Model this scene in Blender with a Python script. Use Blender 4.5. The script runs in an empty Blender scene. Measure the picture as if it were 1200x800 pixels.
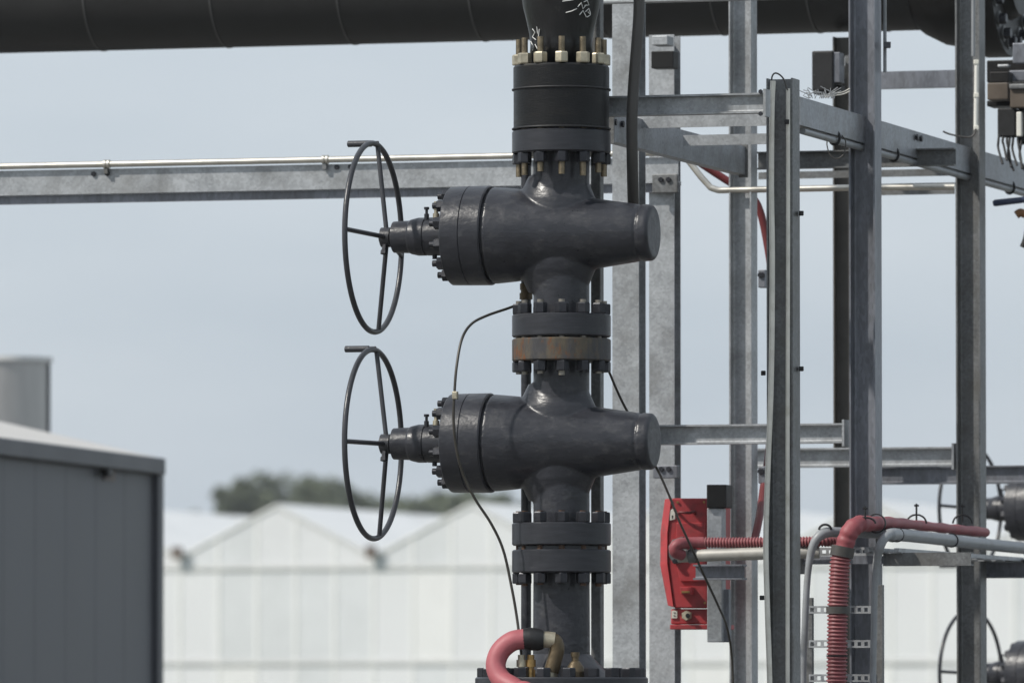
import bpy, bmesh, math, random
from mathutils import Vector, Matrix
random.seed(7)
R = math.radians
scene = bpy.context.scene
COL = scene.collection

# ------------------------------------------------------------------ camera
# World X runs along the valve axes (towards the right and a little nearer),
# world Y runs away from the viewer, the wellhead stands on the origin.
TH = R(16.5); FPX = 9000.0; HOR = 810.0; DIST = 36.0; EYE = 1.6
FWD = Vector((-math.sin(TH), math.cos(TH), 0)); RGT = Vector((math.cos(TH), math.sin(TH), 0)); UPV = Vector((0, 0, 1))
CAM = -DIST * FWD - (58 * DIST / FPX) * RGT + Vector((0, 0, EYE))
TILT = math.atan((HOR - 400) / FPX)
AX = FWD * math.cos(TILT) + UPV * math.sin(TILT)
UP2 = UPV * math.cos(TILT) - FWD * math.sin(TILT)
cam = bpy.data.cameras.new('camera'); camo = bpy.data.objects.new('camera', cam); COL.objects.link(camo)
m = Matrix((RGT, UP2, -AX)).transposed().to_4x4(); m.translation = CAM
camo.matrix_world = m
cam.sensor_width = 36; cam.lens = FPX / 1200 * 36
cam.clip_start = 0.5; cam.clip_end = 3000
cam.dof.use_dof = True; cam.dof.focus_distance = DIST; cam.dof.aperture_fstop = 3.9
scene.camera = camo

# ------------------------------------------------------------------ light
SUN_C = (-0.645, -0.320, 0.695)       # right, forward, up of the direction towards the sun
sd = (RGT * SUN_C[0] + FWD * SUN_C[1] + UPV * SUN_C[2]).normalized()
world = bpy.data.worlds.new('World'); scene.world = world; world.use_nodes = True
nt = world.node_tree; nt.nodes.clear()
out = nt.nodes.new('ShaderNodeOutputWorld'); bg = nt.nodes.new('ShaderNodeBackground')
sky = nt.nodes.new('ShaderNodeTexSky'); sky.sky_type = 'NISHITA'; sky.sun_disc = False
sky.sun_elevation = math.asin(sd.z); sky.sun_rotation = math.atan2(sd.x, sd.y)
sky.dust_density = 2.0
# thin even cloud veil over the sky
tc = nt.nodes.new('ShaderNodeTexCoord'); mp = nt.nodes.new('ShaderNodeMapping'); mp.inputs['Scale'].default_value = (6, 6, 22)
nz = nt.nodes.new('ShaderNodeTexNoise'); nz.inputs['Scale'].default_value = 1.3; nz.inputs['Detail'].default_value = 4
rmp = nt.nodes.new('ShaderNodeValToRGB')
rmp.color_ramp.elements[0].position = 0.3; rmp.color_ramp.elements[0].color = (5.50, 6.28, 7.12, 1)
rmp.color_ramp.elements[1].position = 0.72; rmp.color_ramp.elements[1].color = (6.85, 7.5, 8.15, 1)
mix = nt.nodes.new('ShaderNodeMixRGB'); mix.inputs[0].default_value = 0.86
L = nt.links.new
L(tc.outputs['Generated'], mp.inputs[0]); L(mp.outputs[0], nz.inputs['Vector']); L(nz.outputs['Fac'], rmp.inputs[0])
L(sky.outputs[0], mix.inputs[1]); L(rmp.outputs[0], mix.inputs[2]); L(mix.outputs[0], bg.inputs['Color'])
bg.inputs['Strength'].default_value = 0.10
L(bg.outputs[0], out.inputs[0])
sun = bpy.data.lights.new('sun', 'SUN'); sun.energy = 3.9; sun.angle = R(1.5); sun.color = (1.0, 0.955, 0.88)
suno = bpy.data.objects.new('sun', sun); COL.objects.link(suno)
suno.rotation_euler = (-sd).to_track_quat('-Z', 'Y').to_euler()
scene.view_settings.view_transform = 'Standard'; scene.view_settings.look = 'None'
scene.view_settings.gamma = 1; scene.view_settings.use_curve_mapping = False
scene.view_settings.exposure = 0.0
scene.render.resolution_x = 1024; scene.render.resolution_y = 682

# ------------------------------------------------------------------ pixel -> place (photo is 1200 x 800)
def ray(px, py): return AX + RGT * ((px - 600) / FPX) + UP2 * ((400 - py) / FPX)
def at(px, py, d): r = ray(px, py); return CAM + r * (d / r.dot(FWD))
def atX(px, py, X): r = ray(px, py); return CAM + r * ((X - CAM.x) / r.x)
def atY(px, py, Y): r = ray(px, py); return CAM + r * ((Y - CAM.y) / r.y)

# ------------------------------------------------------------------ materials
def mat(name, col, rough=0.5, metal=0.0, var=0.15, scale=8.0, bump=0.0, bscale=60.0, col2=None, c2pos=(0.5, 0.7), spec=0.5,
        stretch=(1, 1, 1), coat=0.0, rvar=0.1, dirt=None, dirtpos=(0.55, 0.75), dscale=3.0, vor=False):
    mt = bpy.data.materials.new(name); mt.use_nodes = True
    n = mt.node_tree.nodes; l = mt.node_tree.links.new
    b = n['Principled BSDF']; b.inputs['Roughness'].default_value = rough; b.inputs['Metallic'].default_value = metal
    b.inputs['Specular IOR Level'].default_value = spec; b.inputs['Coat Weight'].default_value = coat
    t = n.new('ShaderNodeTexCoord'); mpn = n.new('ShaderNodeMapping'); mpn.inputs['Scale'].default_value = stretch
    g = n.new('ShaderNodeNewGeometry')
    l(g.outputs['Position'], mpn.inputs[0])
    ns = n.new('ShaderNodeTexNoise'); ns.inputs['Scale'].default_value = scale; ns.inputs['Detail'].default_value = 6
    ns.inputs['Roughness'].default_value = 0.62
    l(mpn.outputs[0], ns.inputs['Vector'])
    fac = ns.outputs['Fac']
    if vor:      # zinc spangle
        vo = n.new('ShaderNodeTexVoronoi'); vo.inputs['Scale'].default_value = 80
        l(mpn.outputs[0], vo.inputs['Vector'])
        sp = n.new('ShaderNodeSeparateColor'); l(vo.outputs['Color'], sp.inputs[0])
        mm = n.new('ShaderNodeMixRGB'); mm.inputs[0].default_value = 0.24
        l(fac, mm.inputs[1]); l(sp.outputs[0], mm.inputs[2]); fac = mm.outputs[0]
    r = n.new('ShaderNodeValToRGB')
    c = Vector(col)
    r.color_ramp.elements[0].position = 0.3; r.color_ramp.elements[1].position = 0.7
    r.color_ramp.elements[0].color = (*(c * (1 - var)), 1); r.color_ramp.elements[1].color = (*(c * (1 + var)), 1)
    l(fac, r.inputs[0]); cur = r.outputs[0]
    for cc, pos, sc in ((col2, c2pos, scale * 0.6), (dirt, dirtpos, dscale)):
        if cc is None: continue
        n2 = n.new('ShaderNodeTexNoise'); n2.inputs['Scale'].default_value = sc; n2.inputs['Detail'].default_value = 8
        n2.inputs['Roughness'].default_value = 0.7
        l(mpn.outputs[0], n2.inputs['Vector'])
        r2 = n.new('ShaderNodeValToRGB'); r2.color_ramp.elements[0].position = pos[0]; r2.color_ramp.elements[1].position = pos[1]
        l(n2.outputs['Fac'], r2.inputs[0])
        mx = n.new('ShaderNodeMixRGB'); l(r2.outputs[0], mx.inputs[0]); l(cur, mx.inputs[1]); mx.inputs[2].default_value = (*cc, 1)
        cur = mx.outputs[0]
    l(cur, b.inputs['Base Color'])
    rm = n.new('ShaderNodeMapRange'); rm.inputs['To Min'].default_value = max(0.03, rough - rvar); rm.inputs['To Max'].default_value = min(1, rough + rvar)
    l(ns.outputs['Fac'], rm.inputs[0]); l(rm.outputs[0], b.inputs['Roughness'])
    if bump:
        n3 = n.new('ShaderNodeTexNoise'); n3.inputs['Scale'].default_value = bscale; n3.inputs['Detail'].default_value = 5
        l(mpn.outputs[0], n3.inputs['Vector'])
        bp = n.new('ShaderNodeBump'); bp.inputs['Strength'].default_value = bump; bp.inputs['Distance'].default_value = 0.01
        l(n3.outputs['Fac'], bp.inputs['Height']); l(bp.outputs[0], b.inputs['Normal'])
    return mt

M = {}
M['paint'] = mat('dark_grey_valve_paint', (0.026, 0.0272, 0.0335), 0.33, 0, 0.22, 9, 0.26, 22, spec=0.42, dirt=(0.062, 0.062, 0.066), dirtpos=(0.52, 0.76), dscale=11, rvar=0.17, stretch=(1, 1, 1.8))
M['machined'] = mat('painted_machined_steel', (0.025, 0.0262, 0.032), 0.35, 0.1, 0.28, 10, 0.12, 60, stretch=(1, 1, 7), dirt=(0.11, 0.105, 0.10), dirtpos=(0.6, 0.9), dscale=5)
M['black'] = mat('black_wrap_coating', (0.006, 0.006, 0.0065), 0.38, 0, 0.25, 7, 0.12, 40, stretch=(1, 1, 5), spec=0.3, dirt=(0.024, 0.022, 0.018), dirtpos=(0.54, 0.85), dscale=5, rvar=0.15)
M['blackpipe'] = mat('scratched_black_coating', (0.009, 0.009, 0.010), 0.33, 0, 0.3, 20, 0.10, 70, dirt=(0.07, 0.068, 0.062), dirtpos=(0.62, 0.9), dscale=26, stretch=(1, 1, 0.5))
M['rustflange'] = mat('weathered_rusty_paint', (0.045, 0.044, 0.047), 0.5, 0.1, 0.3, 14, 0.25, 80, stretch=(1, 1, 0.35), col2=(0.095, 0.077, 0.052), c2pos=(0.46, 0.60), dirt=(0.13, 0.052, 0.018), dirtpos=(0.55, 0.63), dscale=20)
M['nut'] = mat('dark_oiled_nut', (0.027, 0.028, 0.034), 0.38, 0.4, 0.3, 14, 0.1, 80, col2=(0.09, 0.05, 0.03), c2pos=(0.68, 0.85))
M['zincnut'] = mat('yellowish_zinc_nut', (0.42, 0.38, 0.29), 0.45, 0.6, 0.3, 20, 0.1, 80)
M['stud'] = mat('bronze_coloured_stud', (0.21, 0.17, 0.115), 0.36, 0.8, 0.35, 30, 0.25, 200)
M['ruststud'] = mat('rusty_stud', (0.085, 0.046, 0.028), 0.6, 0.3, 0.4, 30, 0.3, 120)
M['silverstud'] = mat('bare_stud_end', (0.24, 0.22, 0.19), 0.4, 0.6, 0.3, 30)
M['wheel'] = mat('grey_wheel_paint', (0.036, 0.037, 0.043), 0.34, 0, 0.2, 12, 0.12, 60)
M['galv'] = mat('galvanised_steel', (0.385, 0.40, 0.415), 0.46, 0.5, 0.22, 6, 0.06, 60, vor=True, dirt=(0.19, 0.19, 0.185), dirtpos=(0.48, 0.78), dscale=3.5)
M['galvdull'] = mat('weathered_galvanised_steel', (0.175, 0.18, 0.183), 0.5, 0.45, 0.3, 5, 0.05, 60, vor=True, dirt=(0.12, 0.115, 0.105), dirtpos=(0.45, 0.75), dscale=4)
M['galvblue'] = mat('slate_grey_galvanised_steel', (0.195, 0.205, 0.232), 0.42, 0.4, 0.26, 5, 0.04, 60, vor=True, stretch=(1, 1, 0.35), dirt=(0.09, 0.09, 0.093), dirtpos=(0.45, 0.8), dscale=3)
M['galvmid'] = mat('blue_grey_zinc', (0.285, 0.30, 0.325), 0.44, 0.4, 0.26, 5, 0.05, 60, vor=True, dirt=(0.17, 0.165, 0.155), dirtpos=(0.48, 0.78), dscale=4)
M['shadesteel'] = mat('shade_toned_steel', (0.085, 0.080, 0.072), 0.6, 0.2, 0.25, 5, 0.05, 60)  # dark brown-grey puts the rear column's shade into its colour
M['paletube'] = mat('pale_zinc_tube', (0.66, 0.64, 0.58), 0.4, 0.3, 0.15, 9, dirt=(0.42, 0.39, 0.32), dirtpos=(0.55, 0.8), dscale=8)
M['stainless'] = mat('stainless_tube', (0.60, 0.575, 0.52), 0.34, 0.8, 0.12, 12)
M['conduit'] = mat('grey_plastic_conduit', (0.25, 0.262, 0.275), 0.42, 0, 0.15, 8, dirt=(0.17, 0.17, 0.16), dirtpos=(0.52, 0.8), dscale=9)
M['steelpipe'] = mat('pale_zinc_conduit', (0.40, 0.39, 0.36), 0.5, 0.3, 0.2, 8, dirt=(0.33, 0.31, 0.27), dirtpos=(0.5, 0.8), dscale=7)
M['red'] = mat('faded_red_enamel', (0.41, 0.048, 0.054), 0.45, 0, 0.13, 9, 0.06, 50, dirt=(0.22, 0.05, 0.05), dirtpos=(0.5, 0.75), dscale=12)
M['redhose'] = mat('faded_red_hose', (0.26, 0.062, 0.072), 0.55, 0, 0.18, 12, 0.08, 60, dirt=(0.30, 0.12, 0.125), dirtpos=(0.55, 0.85), dscale=8)
M['redcorr'] = mat('red_corrugated_conduit', (0.19, 0.042, 0.050), 0.5, 0, 0.2, 9, dirt=(0.15, 0.04, 0.045), dirtpos=(0.5, 0.75), dscale=7)
M['ridge'] = mat('pale_hose_ridge', (0.31, 0.115, 0.12), 0.6, 0, 0.3, 14)  # paler tone on the crests of the corrugated hoses
M['darkred'] = mat('dark_red_hose', (0.14, 0.022, 0.024), 0.5, 0, 0.2, 9)
M['pink'] = mat('pinkish_rubber_hose', (0.36, 0.098, 0.112), 0.55, 0, 0.12, 10, 0.08, 90, dirt=(0.30, 0.10, 0.11), dirtpos=(0.6, 0.85), dscale=14)
M['rubber'] = mat('black_rubber', (0.008, 0.008, 0.009), 0.55, 0, 0.25, 14, 0.1, 60)
M['cable'] = mat('grey_rubber_cable', (0.060, 0.056, 0.052), 0.5, 0, 0.2, 10, 0.05, 60, stretch=(1, 1, 0.2))
M['thin'] = mat('dark_capillary_tube', (0.050, 0.045, 0.038), 0.4, 0.3, 0.25, 14)
M['brass'] = mat('brass_fitting', (0.42, 0.27, 0.11), 0.38, 0.85, 0.2, 25)
M['bronze'] = mat('brown_cast_bronze', (0.115, 0.085, 0.048), 0.42, 0.5, 0.3, 18, 0.2, 60)
M['clad'] = mat('charcoal_pipe_cladding', (0.024, 0.024, 0.0245), 0.45, 0.0, 0.12, 2, 0.03, 3, spec=0.4)
M['seam'] = mat('cladding_seam_band', (0.08, 0.08, 0.08), 0.45, 0.2, 0.1, 4)
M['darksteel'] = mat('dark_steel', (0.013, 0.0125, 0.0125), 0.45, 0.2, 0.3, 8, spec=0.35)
M['tan'] = mat('tan_plastic', (0.095, 0.075, 0.058), 0.5, 0, 0.25, 8)
M['white'] = mat('white_plastic', (0.72, 0.71, 0.66), 0.4, 0, 0.08, 8, dirt=(0.5, 0.47, 0.36), dirtpos=(0.6, 0.85), dscale=12)
M['label'] = mat('label_sticker', (0.74, 0.72, 0.64), 0.5, 0, 0.08, 20)
M['ink'] = mat('black_print', (0.03, 0.03, 0.03), 0.6, 0, 0.1, 20)
M['chalk'] = mat('white_marker_paint', (0.72, 0.72, 0.70), 0.7, 0, 0.2, 60)
M['blue'] = mat('navy_blue_plastic', (0.022, 0.034, 0.075), 0.4, 0, 0.1, 8)
M['orange'] = mat('rusty_brass', (0.25, 0.13, 0.06), 0.5, 0.5, 0.3, 20)
M['glass'] = mat('whitewashed_glass', (0.775, 0.78, 0.80), 0.30, 0, 0.06, 0.7, spec=0.5, rvar=0.08, dirt=(0.70, 0.715, 0.72), dirtpos=(0.45, 0.8), dscale=0.35)
M['glassb'] = mat('greyer_whitewashed_glass', (0.71, 0.725, 0.745), 0.22, 0, 0.08, 0.7, rvar=0.08, dirt=(0.64, 0.655, 0.665), dirtpos=(0.45, 0.8), dscale=0.5)
M['glassc'] = mat('whiter_whitewashed_glass', (0.81, 0.81, 0.81), 0.4, 0, 0.05, 0.7)
M['roofglass'] = mat('whitewashed_roof_glass', (0.74, 0.74, 0.73), 0.35, 0, 0.06, 0.4)
M['bar'] = mat('white_glazing_bar', (0.86, 0.86, 0.85), 0.4, 0, 0.03, 2)
M['rail'] = mat('grey_aluminium_rail', (0.70, 0.70, 0.69), 0.5, 0.0, 0.06, 2)
M['gutter'] = mat('brown_gutter_end', (0.16, 0.13, 0.115), 0.6, 0, 0.2, 4)
M['wall'] = mat('slate_cladding_panel', (0.098, 0.102, 0.113), 0.5, 0.0, 0.14, 1.2, dirt=(0.095, 0.098, 0.105), dirtpos=(0.5, 0.8), dscale=0.7)
M['trim'] = mat('anthracite_trim', (0.062, 0.065, 0.076), 0.45, 0, 0.06, 2)
M['roofpale'] = mat('pale_roofing_sheet', (0.52, 0.50, 0.475), 0.6, 0, 0.05, 2)
M['flue'] = mat('brushed_steel_flue', (0.46, 0.45, 0.44), 0.38, 0.6, 0.15, 3, stretch=(1, 1, 0.15))
M['ground'] = mat('grey_yard_paving', (0.13, 0.128, 0.12), 0.85, 0, 0.2, 0.8, 0.2, 20, dirt=(0.15, 0.145, 0.13), dirtpos=(0.45, 0.75), dscale=0.15)
M['grass'] = mat('rough_grass', (0.06, 0.085, 0.035), 0.9, 0, 0.3, 0.5, 0.3, 10)
M['concrete'] = mat('concrete', (0.32, 0.31, 0.29), 0.8, 0, 0.15, 3, 0.2, 40)
M['bark'] = mat('bark', (0.09, 0.07, 0.05), 0.9, 0, 0.25, 4, 0.3, 10)
M['leaf'] = mat('foliage', (0.110, 0.130, 0.074), 0.65, 0, 0.35, 0.6)
M['leafb'] = mat('greyer_foliage', (0.110, 0.130, 0.074), 0.65, 0, 0.35, 0.6)

# ------------------------------------------------------------------ mesh helpers
class MB:
    def __init__(s): s.v = []; s.f = []; s.sm = []
    def add(s, vs, fs, smooth=False):
        o = len(s.v); s.v += [tuple(p) for p in vs]
        for f in fs: s.f.append([i + o for i in f]); s.sm.append(smooth)
        return s
    def box(s, a, b):
        (x0, y0, z0), (x1, y1, z1) = a, b
        vs = [(x0, y0, z0), (x1, y0, z0), (x1, y1, z0), (x0, y1, z0), (x0, y0, z1), (x1, y0, z1), (x1, y1, z1), (x0, y1, z1)]
        return s.add(vs, [(3, 2, 1, 0), (4, 5, 6, 7), (0, 1, 5, 4), (1, 2, 6, 5), (2, 3, 7, 6), (3, 0, 4, 7)])
    def obox(s, c, ax, ay, az):
        c = Vector(c); vs = []
        for sx, sy, sz in ((-1, -1, -1), (1, -1, -1), (1, 1, -1), (-1, 1, -1), (-1, -1, 1), (1, -1, 1), (1, 1, 1), (-1, 1, 1)):
            vs.append(c + Vector(ax) * sx + Vector(ay) * sy + Vector(az) * sz)
        return s.add(vs, [(3, 2, 1, 0), (4, 5, 6, 7), (0, 1, 5, 4), (1, 2, 6, 5), (2, 3, 7, 6), (3, 0, 4, 7)])
    def lathe(s, p0, axis, prof, n=40, smooth=True, ref=None, sharp=True):
        # prof: list of (t along axis, radius); sharp: duplicate rings so edges stay crisp
        a = Vector(axis).normalized(); p0 = Vector(p0)
        r = Vector(ref) if ref else (Vector((0, 0, 1)) if abs(a.z) < 0.9 else Vector((1, 0, 0)))
        e1 = (r - a * r.dot(a)).normalized(); e2 = a.cross(e1)
        def ring(t, rad): return [p0 + a * t + (e1 * math.cos(2 * math.pi * k / n) + e2 * math.sin(2 * math.pi * k / n)) * rad for k in range(n)]
        if sharp:
            for (t0, r0), (t1, r1) in zip(prof, prof[1:]):
                if r0 < 1e-6 and r1 < 1e-6: continue
                if r0 < 1e-6 or r1 < 1e-6:
                    if r0 < 1e-6: s.add(ring(t1, r1), [tuple(reversed(range(n)))], False)
                    else: s.add(ring(t0, r0), [tuple(range(n))], False)
                    continue
                s.add(ring(t0, r0) + ring(t1, r1), [(k, (k + 1) % n, n + (k + 1) % n, n + k) for k in range(n)], smooth)
        else:
            vs = []; fs = []
            for t, rad in prof: vs += ring(t, max(rad, 1e-5))
            for i in range(len(prof) - 1):
                fs += [(i * n + k, i * n + (k + 1) % n, (i + 1) * n + (k + 1) % n, (i + 1) * n + k) for k in range(n)]
            s.add(vs, fs, smooth)
        return s
    def cyl(s, p0, p1, r, n=16, smooth=True, r1=None):
        p0 = Vector(p0); p1 = Vector(p1); l = (p1 - p0).length
        r1 = r if r1 is None else r1
        return s.lathe(p0, p1 - p0, [(0, 0), (0, r), (l, r1), (l, 0)], n, smooth)
    def hexp(s, p0, axis, h, r, rot=0.0):
        a = Vector(axis).normalized(); p0 = Vector(p0)
        rf = Vector((0, 0, 1)) if abs(a.z) < 0.9 else Vector((1, 0, 0))
        e1 = (rf - a * rf.dot(a)).normalized(); e2 = a.cross(e1)
        vs = []
        for t, q in ((0, 0.93), (h * 0.12, 1), (h * 0.88, 1), (h, 0.9)):
            vs += [p0 + a * t + (e1 * math.cos(rot + math.pi / 3 * k) + e2 * math.sin(rot + math.pi / 3 * k)) * r * q for k in range(6)]
        fs = [tuple(reversed(range(6))), tuple(range(18, 24))]
        for i in range(3): fs += [(i * 6 + k, i * 6 + (k + 1) % 6, (i + 1) * 6 + (k + 1) % 6, (i + 1) * 6 + k) for k in range(6)]
        return s.add(vs, fs)
    def tube(s, pts, r, n=12, smooth=True, rf=None, flat=1.0):
        pts = [Vector(p) for p in pts]; N = len(pts); vs = []; fs = []
        tan = [(pts[min(i + 1, N - 1)] - pts[max(i - 1, 0)]).normalized() for i in range(N)]
        rr = Vector((0, 0, 1)) if abs(tan[0].z) < 0.9 else Vector((0, 1, 0))
        e1 = (rr - tan[0] * rr.dot(tan[0])).normalized()
        for i in range(N):
            e1 = (e1 - tan[i] * e1.dot(tan[i])).normalized(); e2 = tan[i].cross(e1)
            q = rf(i) if rf else r
            vs += [pts[i] + (e1 * math.cos(2 * math.pi * k / n) * flat + e2 * math.sin(2 * math.pi * k / n)) * q for k in range(n)]
        for i in range(N - 1):
            fs += [(i * n + k, i * n + (k + 1) % n, (i + 1) * n + (k + 1) % n, (i + 1) * n + k) for k in range(n)]
        s.add(vs, fs, smooth)
        s.add(vs[:n], [tuple(reversed(range(n)))]); s.add(vs[-n:], [tuple(range(n))])
        return s
    def extrude(s, prof, p0, p1, a, c):
        p0 = Vector(p0); p1 = Vector(p1); a = Vector(a); c = Vector(c); n = len(prof)
        vs = [p0 + a * u + c * w for u, w in prof] + [p1 + a * u + c * w for u, w in prof]
        return s.add(vs, [tuple(reversed(range(n))), tuple(range(n, 2 * n))] + [(k, (k + 1) % n, n + (k + 1) % n, n + k) for k in range(n)])
    def mesh(s, name, fix=True):
        me = bpy.data.meshes.new(name); me.from_pydata(s.v, [], s.f)
        me.polygons.foreach_set('use_smooth', s.sm)
        if fix:
            bm = bmesh.new(); bm.from_mesh(me); bmesh.ops.recalc_face_normals(bm, faces=bm.faces[:]); bm.to_mesh(me); bm.free()
        me.update(); return me
    def build(s, name, mt, parent=None, bevel=0.0, **kw):
        o = bpy.data.objects.new(name, s.mesh(name)); return fin(o, mt, parent, bevel, **kw)

def fin(o, mt, parent=None, bevel=0.0, label=None, cat=None, group=None, kind=None):
    COL.objects.link(o)
    if mt is not None:
        if o.data.materials: o.data.materials[0] = mt
        else: o.data.materials.append(mt)
    if parent is not None:
        o.parent = parent
        if ROOT_AT.get(parent.name): o.matrix_parent_inverse = Matrix.Translation(-Vector(ROOT_AT[parent.name]))
    if bevel:
        b = o.modifiers.new('bevel', 'BEVEL'); b.width = bevel; b.segments = 2; b.limit_method = 'ANGLE'
    tag(o, label, cat, group, kind); return o
ROOT_AT = {}
def tag(o, label=None, cat=None, group=None, kind=None):
    if label: o['label'] = label
    if cat: o['category'] = cat
    if group: o['group'] = group
    if kind: o['kind'] = kind
    return o
def empty(name, loc, label, cat, group=None):
    """an Empty at the thing's base; children are given in world coordinates"""
    o = bpy.data.objects.new(name, None); COL.objects.link(o); o.location = loc; o.empty_display_size = 0.1
    ROOT_AT[o.name] = tuple(loc); return tag(o, label, cat, group)
def share(name, me, mt, parent, M4, label=None):
    """a further object on shared mesh data, placed by a matrix in the parent's space"""
    o = bpy.data.objects.new(name, me); COL.objects.link(o)
    if mt is not None and not me.materials: me.materials.append(mt)
    o.parent = parent; o.matrix_local = M4
    if label: o['label'] = label
    return o
def spline(pts, per=8):
    P = [Vector(p) for p in pts]; P = [P[0] * 2 - P[1]] + P + [P[-1] * 2 - P[-2]]; o = []
    for i in range(1, len(P) - 2):
        for k in range(per):
            t = k / per; a, b, c, d = P[i - 1], P[i], P[i + 1], P[i + 2]
            o.append(0.5 * ((2 * b) + (c - a) * t + (2 * a - 5 * b + 4 * c - d) * t * t + (3 * b - a - 3 * c + d) * t ** 3))
    o.append(P[-2]); return o
def resample(pts, step):
    o = [pts[0].copy()]; acc = 0
    for a, b in zip(pts, pts[1:]):
        l = (b - a).length; t = step - acc
        while t <= l: o.append(a + (b - a) * (t / l)); t += step
        acc = l - (t - step)
    return o
def hprof(h, b, tw, tf, r=None):
    """I section, h along the first axis; root fillets"""
    r = r if r else 0.010; q = []
    def fil(cx, cy, a0):
        return [(cx + r * math.cos(R(a0 + k * 30)), cy + r * math.sin(R(a0 + k * 30))) for k in (0, 1, 2, 3)]
    H, B, W = h / 2, b / 2, tw / 2
    q += [(-H, -B), (-H + tf, -B)]
    q += list(reversed(fil(-H + tf + r, -W - r, 90)))[0:0]
    q += [(-H + tf, -W - r)] + [(-H + tf + r - r * math.cos(R(t)), -W - r + r * math.sin(R(t))) for t in (30, 60)] + [(-H + tf + r, -W)]
    q += [(H - tf - r, -W)] + [(H - tf - r + r * math.sin(R(t)), -W - r + r * math.cos(R(t))) for t in (30, 60)] + [(H - tf, -W - r)]
    q += [(H - tf, -B), (H, -B)]
    return q + [(x, -y) for x, y in reversed(q)]
def cprof(h, b, t=0.007):
    """channel: web at -b side of second axis"""
    return [(-h / 2, 0), (h / 2, 0), (h / 2, b), (h / 2 - t, b), (h / 2 - t, t), (-h / 2 + t, t), (-h / 2 + t, b), (-h / 2, b)]
def lprof(h, b, t=0.006): return [(-h / 2, 0), (h / 2, 0), (h / 2, b), (h / 2 - t, b), (h / 2 - t, t), (-h / 2, t)]
def bprof(h, b): return [(-h / 2, -b / 2), (h / 2, -b / 2), (h / 2, b / 2), (-h / 2, b / 2)]
EX, EY, EZ = Vector((1, 0, 0)), Vector((0, 1, 0)), Vector((0, 0, 1))
HEXM = {}
def hexmesh(key, axis, h, r, rot=0.0):
    k = (key, axis, round(h, 4), round(r, 4), rot)
    if k not in HEXM: HEXM[k] = MB().hexp((0, 0, 0), {'z': EZ, 'x': EX, 'y': EY}[axis], h, r, rot).mesh('nut')
    return HEXM[k]

# ------------------------------------------------------------------ ground
MB().add([(-900, -200, 0), (900, -200, 0), (900, 1600, 0), (-900, 1600, 0)], [(0, 1, 2, 3)]).build('ground', M['grass'], kind='structure')
MB().box((-34, -60, -0.1), (30, 62, 0.02)).build('yard_paving', M['ground'], kind='structure')

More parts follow.
